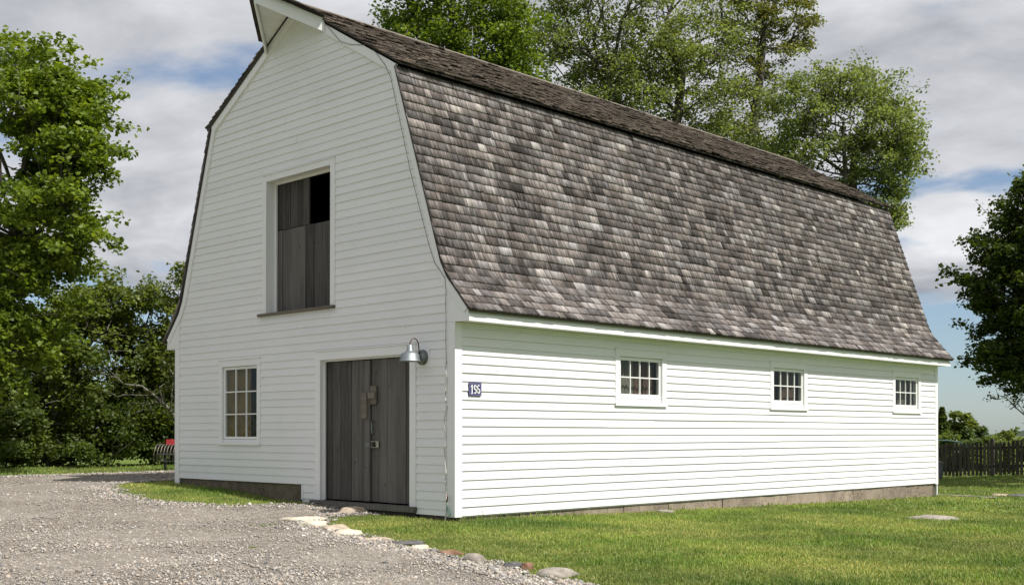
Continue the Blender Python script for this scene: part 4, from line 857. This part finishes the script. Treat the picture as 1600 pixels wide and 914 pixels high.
# dark maple on the right, seen from its shaded side
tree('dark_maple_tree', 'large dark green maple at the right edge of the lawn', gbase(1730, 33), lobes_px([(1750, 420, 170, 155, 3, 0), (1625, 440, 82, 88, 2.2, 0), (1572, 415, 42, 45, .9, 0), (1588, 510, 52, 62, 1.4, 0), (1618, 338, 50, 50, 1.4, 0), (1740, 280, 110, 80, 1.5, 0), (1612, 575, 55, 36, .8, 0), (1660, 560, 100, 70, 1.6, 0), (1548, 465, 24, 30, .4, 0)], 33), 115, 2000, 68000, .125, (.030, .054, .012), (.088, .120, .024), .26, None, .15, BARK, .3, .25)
tree('bare_tree', 'thin leafless twigs hanging below the dark maple', gbase(1720, 32), lobes_px([(1580, 615, 30, 18, 1, 0), (1600, 630, 25, 14, .8, 0), (1555, 618, 12, 8, .3, 0)], 32), 116, 34, 150, .08, (.03, .05, .012), (.09, .11, .025), .022, None, .1, BARK, .5, .5, bare=.5)
# far trees beyond the fence
def conifer(px, depth, wpx, hpx, seed, label):
    g = np.random.default_rng(seed); b = np.array(gbase(px, depth)); b[2] = float(zg(b[0], b[1])); k = depth/FPX; h = hpx*k; r = wpx*k/2
    t = thing('pine_tree', label, 'tree', tuple(b), 'trees beyond the fence'); MB().tube([b, b+np.array([0, 0, h*.95])], [.12, .02], 7).build('trunk', BARK, t, True)
    n = 7000; f = g.uniform(.06, 1, n)**.8; rad = r*(1-f)*g.uniform(.3, 1.05, n)*(1+.3*np.sin(f*60)); a = g.uniform(0, 6.28, n); pos = np.stack([b[0]+rad*np.cos(a), b[1]+rad*np.sin(a), b[2]+h*f-rad*.25], -1)
    col = np.array((.035, .06, .022))*(1-g.random((n, 1)))+np.array((.12, .155, .05))*g.random((n, 1)); V, F, cc = leaf_mesh(pos, np.stack([np.cos(a), np.sin(a), np.zeros(n)], -1), .26*g.uniform(.6, 1.3, n), col, g); o = np_mesh('crown', V, F, LEAF, t, cols=cc); o['kind'] = 'stuff'
conifer(1472, 62, 62, 100, 131, 'pointed dark conifer beside the far barn corner')
FAR = [('round green tree beyond the fence next to the conifer', 1506, 66, 62, 80), ('loose green tree beyond the fence, right of the round one', 1540, 70, 60, 62), ('low bushy tree beyond the middle of the fence', 1574, 74, 66, 50), ('bushy green tree beyond the fence at the right edge', 1612, 66, 70, 62), ('low bush beyond the fence behind the teal frame', 1488, 58, 80, 52), ('pale green bush just behind the fence, left of the right edge', 1556, 60, 76, 44)]
for i, (lab, px, dp, w, h) in enumerate(FAR): shrub(lab, px, dp, w, h, 140+i, 7000, (.075, .115, .036), (.22, .265, .085), .22, 'broadleaf_tree', 'trees beyond the fence')
# wooded hills far away
def hills():
    xs = np.linspace(-600, 2600, 160); rows = []; g = np.random.default_rng(5)
    def prof(px): return 9+7*np.exp(-((px-1640)/90)**2)+5*np.sin(px*.011)+3*np.sin(px*.031+1)
    V = []; 
    for j, (dep, f) in enumerate(((700, 0), (800, .45), (880, .8), (950, 1.0), (1100, .6))):
        for px in xs:
            p = at(px, PY, dep); h = prof(px)*f*950/FPX*1.0; V.append((p[0], p[1], -2+h+(g.normal(0, .35)+g.normal(0, .25) if f > .3 else 0)))
    n = len(xs); F = [(j*n+i, j*n+i+1, (j+1)*n+i+1, (j+1)*n+i) for j in range(4) for i in range(n-1)]
    tag(np_mesh('hills', np.array(V), np.array(F), HILL, None, False), kind='structure')
t = NT('wooded_hill'); co = t.coord('Object'); HILL = t.bsdf(t.ramp(t.noise(co, .12, 6, .7), [(.3, (.022, .036, .020)), (.7, (.060, .082, .036))]), .95, t.noise(co, .2, 5, .7), 1, 4)
hills()
# far wood closing the view to the left, seen as one mass through the gaps
def far_wood():
    g = np.random.default_rng(77); n = 26000; px = g.uniform(-500, 700, n); dep = g.uniform(120, 150, n); P = CAM[None]+(FW[None]+RT[None]*((px-800)/FPX)[:, None])*dep[:, None]; hh = 3.2+1.4*np.sin(px*.021)+1.0*np.sin(px*.057+2); P[:, 2] = -1+g.uniform(0, 1, n)**.8*hh
    col = np.array((.03, .048, .018))+g.random((n, 1))*np.array((.055, .06, .022)); V, F, cc = leaf_mesh(P, g.normal(size=(n, 3)), .55*g.uniform(.6, 1.3, n), col, g); o = np_mesh('far_wood', V, F, LEAF, None, cols=cc); tag(o, 'distant band of woodland seen through gaps in the trees', 'woodland', kind='stuff')
far_wood()

# ------------------------------------------------------------------ fence
fa = np.array(at(1455, PY, 39.2))[:2]; fdir = np.array([1.0, .10]); fdir /= np.linalg.norm(fdir); fn = np.array([-fdir[1], fdir[0]])
fz = lambda s: float(zg(fa[0]+fdir[0]*s, fa[1]+fdir[1]*s))
fence = thing('picket_fence', 'weathered picket fence with shade put into its dark wood, beyond the far barn corner', 'fence', (fa[0], fa[1], fz(0)))
def fbox(s0, s1, d0, d1, z0, z1, tip=0):
    P = lambda s, d, z: (fa[0]+fdir[0]*s+fn[0]*d, fa[1]+fdir[1]*s+fn[1]*d, z)
    m = MB()
    if tip:
        sm = (s0+s1)/2; m.prism([P(s0, d0, z0), P(s1, d0, z0), P(s1, d0, z1-tip), P(sm+.014, d0, z1), P(sm-.014, d0, z1), P(s0, d0, z1-tip)], (fn[0]*(d1-d0), fn[1]*(d1-d0), 0))
    else: m.hexa([P(s, d, z) for s in (s0, s1) for d in (d0, d1) for z in (z0, z1)])
    return m
s = -.6
while s < 6.2:
    w = random.uniform(.082, .10); fbox(s, s+w, -.012, .010, fz(s)+random.uniform(.02, .06), fz(s)+1.13+random.uniform(-.03, .04), .06).build('picket', FENCEWOOD, fence); s += w+random.uniform(.028, .045)
for a in (-.5, 1.9, 4.2, 6.2): fbox(a, a+.11, .05, .16, fz(a)-.2, fz(a)+1.24, .05).build('post', FENCEWOOD, fence)
for a, b in ((-.6, 1.95), (1.96, 4.25), (4.26, 6.3)):
    for hh in (.28, .88):
        P = lambda s, d, z: (fa[0]+fdir[0]*s+fn[0]*d, fa[1]+fdir[1]*s+fn[1]*d, z); m = MB(); m.hexa([P(s_, d, fz(s_)+hh+dz) for s_ in (a, b) for d in (.011, .049) for dz in (0, .085)]); m.build('rail', FENCEWOOD, fence)
# teal tube frame behind the fence
tf = thing('tube_frame', 'dark teal arched tube frame standing behind the picket fence', 'frame', tuple(at(1490, PY, 50)))
P0, P1 = np.array(at(1448, 690, 50)), np.array(at(1513, 692, 50)); mid = (P0+P1)/2+np.array([0, 0, .12])
MB().tube([P0+np.array([0, 0, -.05]), P0*.75+P1*.25+np.array([0, 0, .06]), mid-np.array([0, 0, .04]), P0*.2+P1*.8+np.array([0, 0, .02]), P1+np.array([0, 0, -.22])], .04, 8).build('top_tube', TEAL, tf, True)
for k in (.02, .70, 1.0):
    q = P0*(1-k)+P1*k; zb = float(zg(q[0], q[1])); MB().tube([(q[0], q[1], zb), (q[0], q[1], q[2]-(.0 if k < .9 else .2))], .035, 8).build('post', TEAL, tf, True)
# grey bin behind the far corner
gb = at(1464, PY, 37.5); zb = float(zg(gb[0], gb[1])); bn = thing('storage_bin', 'grey bin standing behind the far corner of the barn', 'bin', (gb[0], gb[1], zb))
MB().hexa([(gb[0]+sx*.14*(.85 if z == 0 else 1), gb[1]+sy*.14*(.85 if z == 0 else 1), zb+z*.52) for sx in (-1, 1) for sy in (-1, 1) for z in (0, 1)]).build('body', GREYPLASTIC, bn); MB().box(gb[0]-.165, gb[0]+.165, gb[1]-.165, gb[1]+.165, zb+.522, zb+.57).build('lid', GREYPLASTIC, bn)
# gravel strip by the far corner
g = np.random.default_rng(3); 
def strip():
    n = 40; V = []; 
    for i in range(n+1):
        x = -1.9+3.0*i/n; y = 16.25+.05*x; w = .33*(.6+.4*math.sin(i*.7))*(1 if 0 < i < n else .1)
        for e in (-1, 1): V.append((x, y+e*w, float(zg(x, y+e*w))+.012))
    tag(mesh('gravel_path', V, [(i*2, i*2+2, i*2+3, i*2+1) for i in range(n)], GRAVEL), kind='structure')
strip()

# ------------------------------------------------------------------ hay rake
hr0 = np.array(at(262, PY, 27.5)); zb = float(zg(hr0[0], hr0[1])); hr = thing('hay_rake', 'red hay rake with curved steel tines behind the left barn corner', 'farm machine', (hr0[0], hr0[1], zb))
rd = RT[:2]; bd = FW[:2]/np.linalg.norm(FW[:2])
def H(u, d, z): return (hr0[0]+rd[0]*u+bd[0]*d, hr0[1]+rd[1]*u+bd[1]*d, zb+z)
for i in range(13):                                                        # each tine is a sprung hoop
    u = -.25+i*.075; pts = [H(u+.05*math.sin(a*.5), -.24*math.cos(a), .38+.235*math.sin(a)) for a in np.linspace(-1.0, 3.3, 14)]; MB().tube(pts, .011, 5).build('tine', TINE, hr, True)
for dz, dd in ((.38+.19, 0), (.38, -.19), (.38-.17, 0)): MB().tube([H(-.2, dd, dz), H(1.4, dd, dz)], .014, 6).build('reel_bar', GALV, hr, True)
MB().tube([H(-.25, .0, .38), H(1.4, .0, .38)], .03, 8).build('reel_shaft', DARKMETAL, hr, True)
MB().hexa([H(u, d, z) for u in (-.02, 1.5) for d in (-.05, .22) for z in (.60, .73)]).build('frame_beam', RED, hr)
MB().hexa([H(u, d, z) for u in (.9, .97) for d in (.0, .1) for z in (.0, .6)]).build('stand', RED, hr)
MB().hexa([H(u, d, z) for u in (-.1, -.05) for d in (.02, .1) for z in (.0, .55)]).build('stand', DARKMETAL, hr)
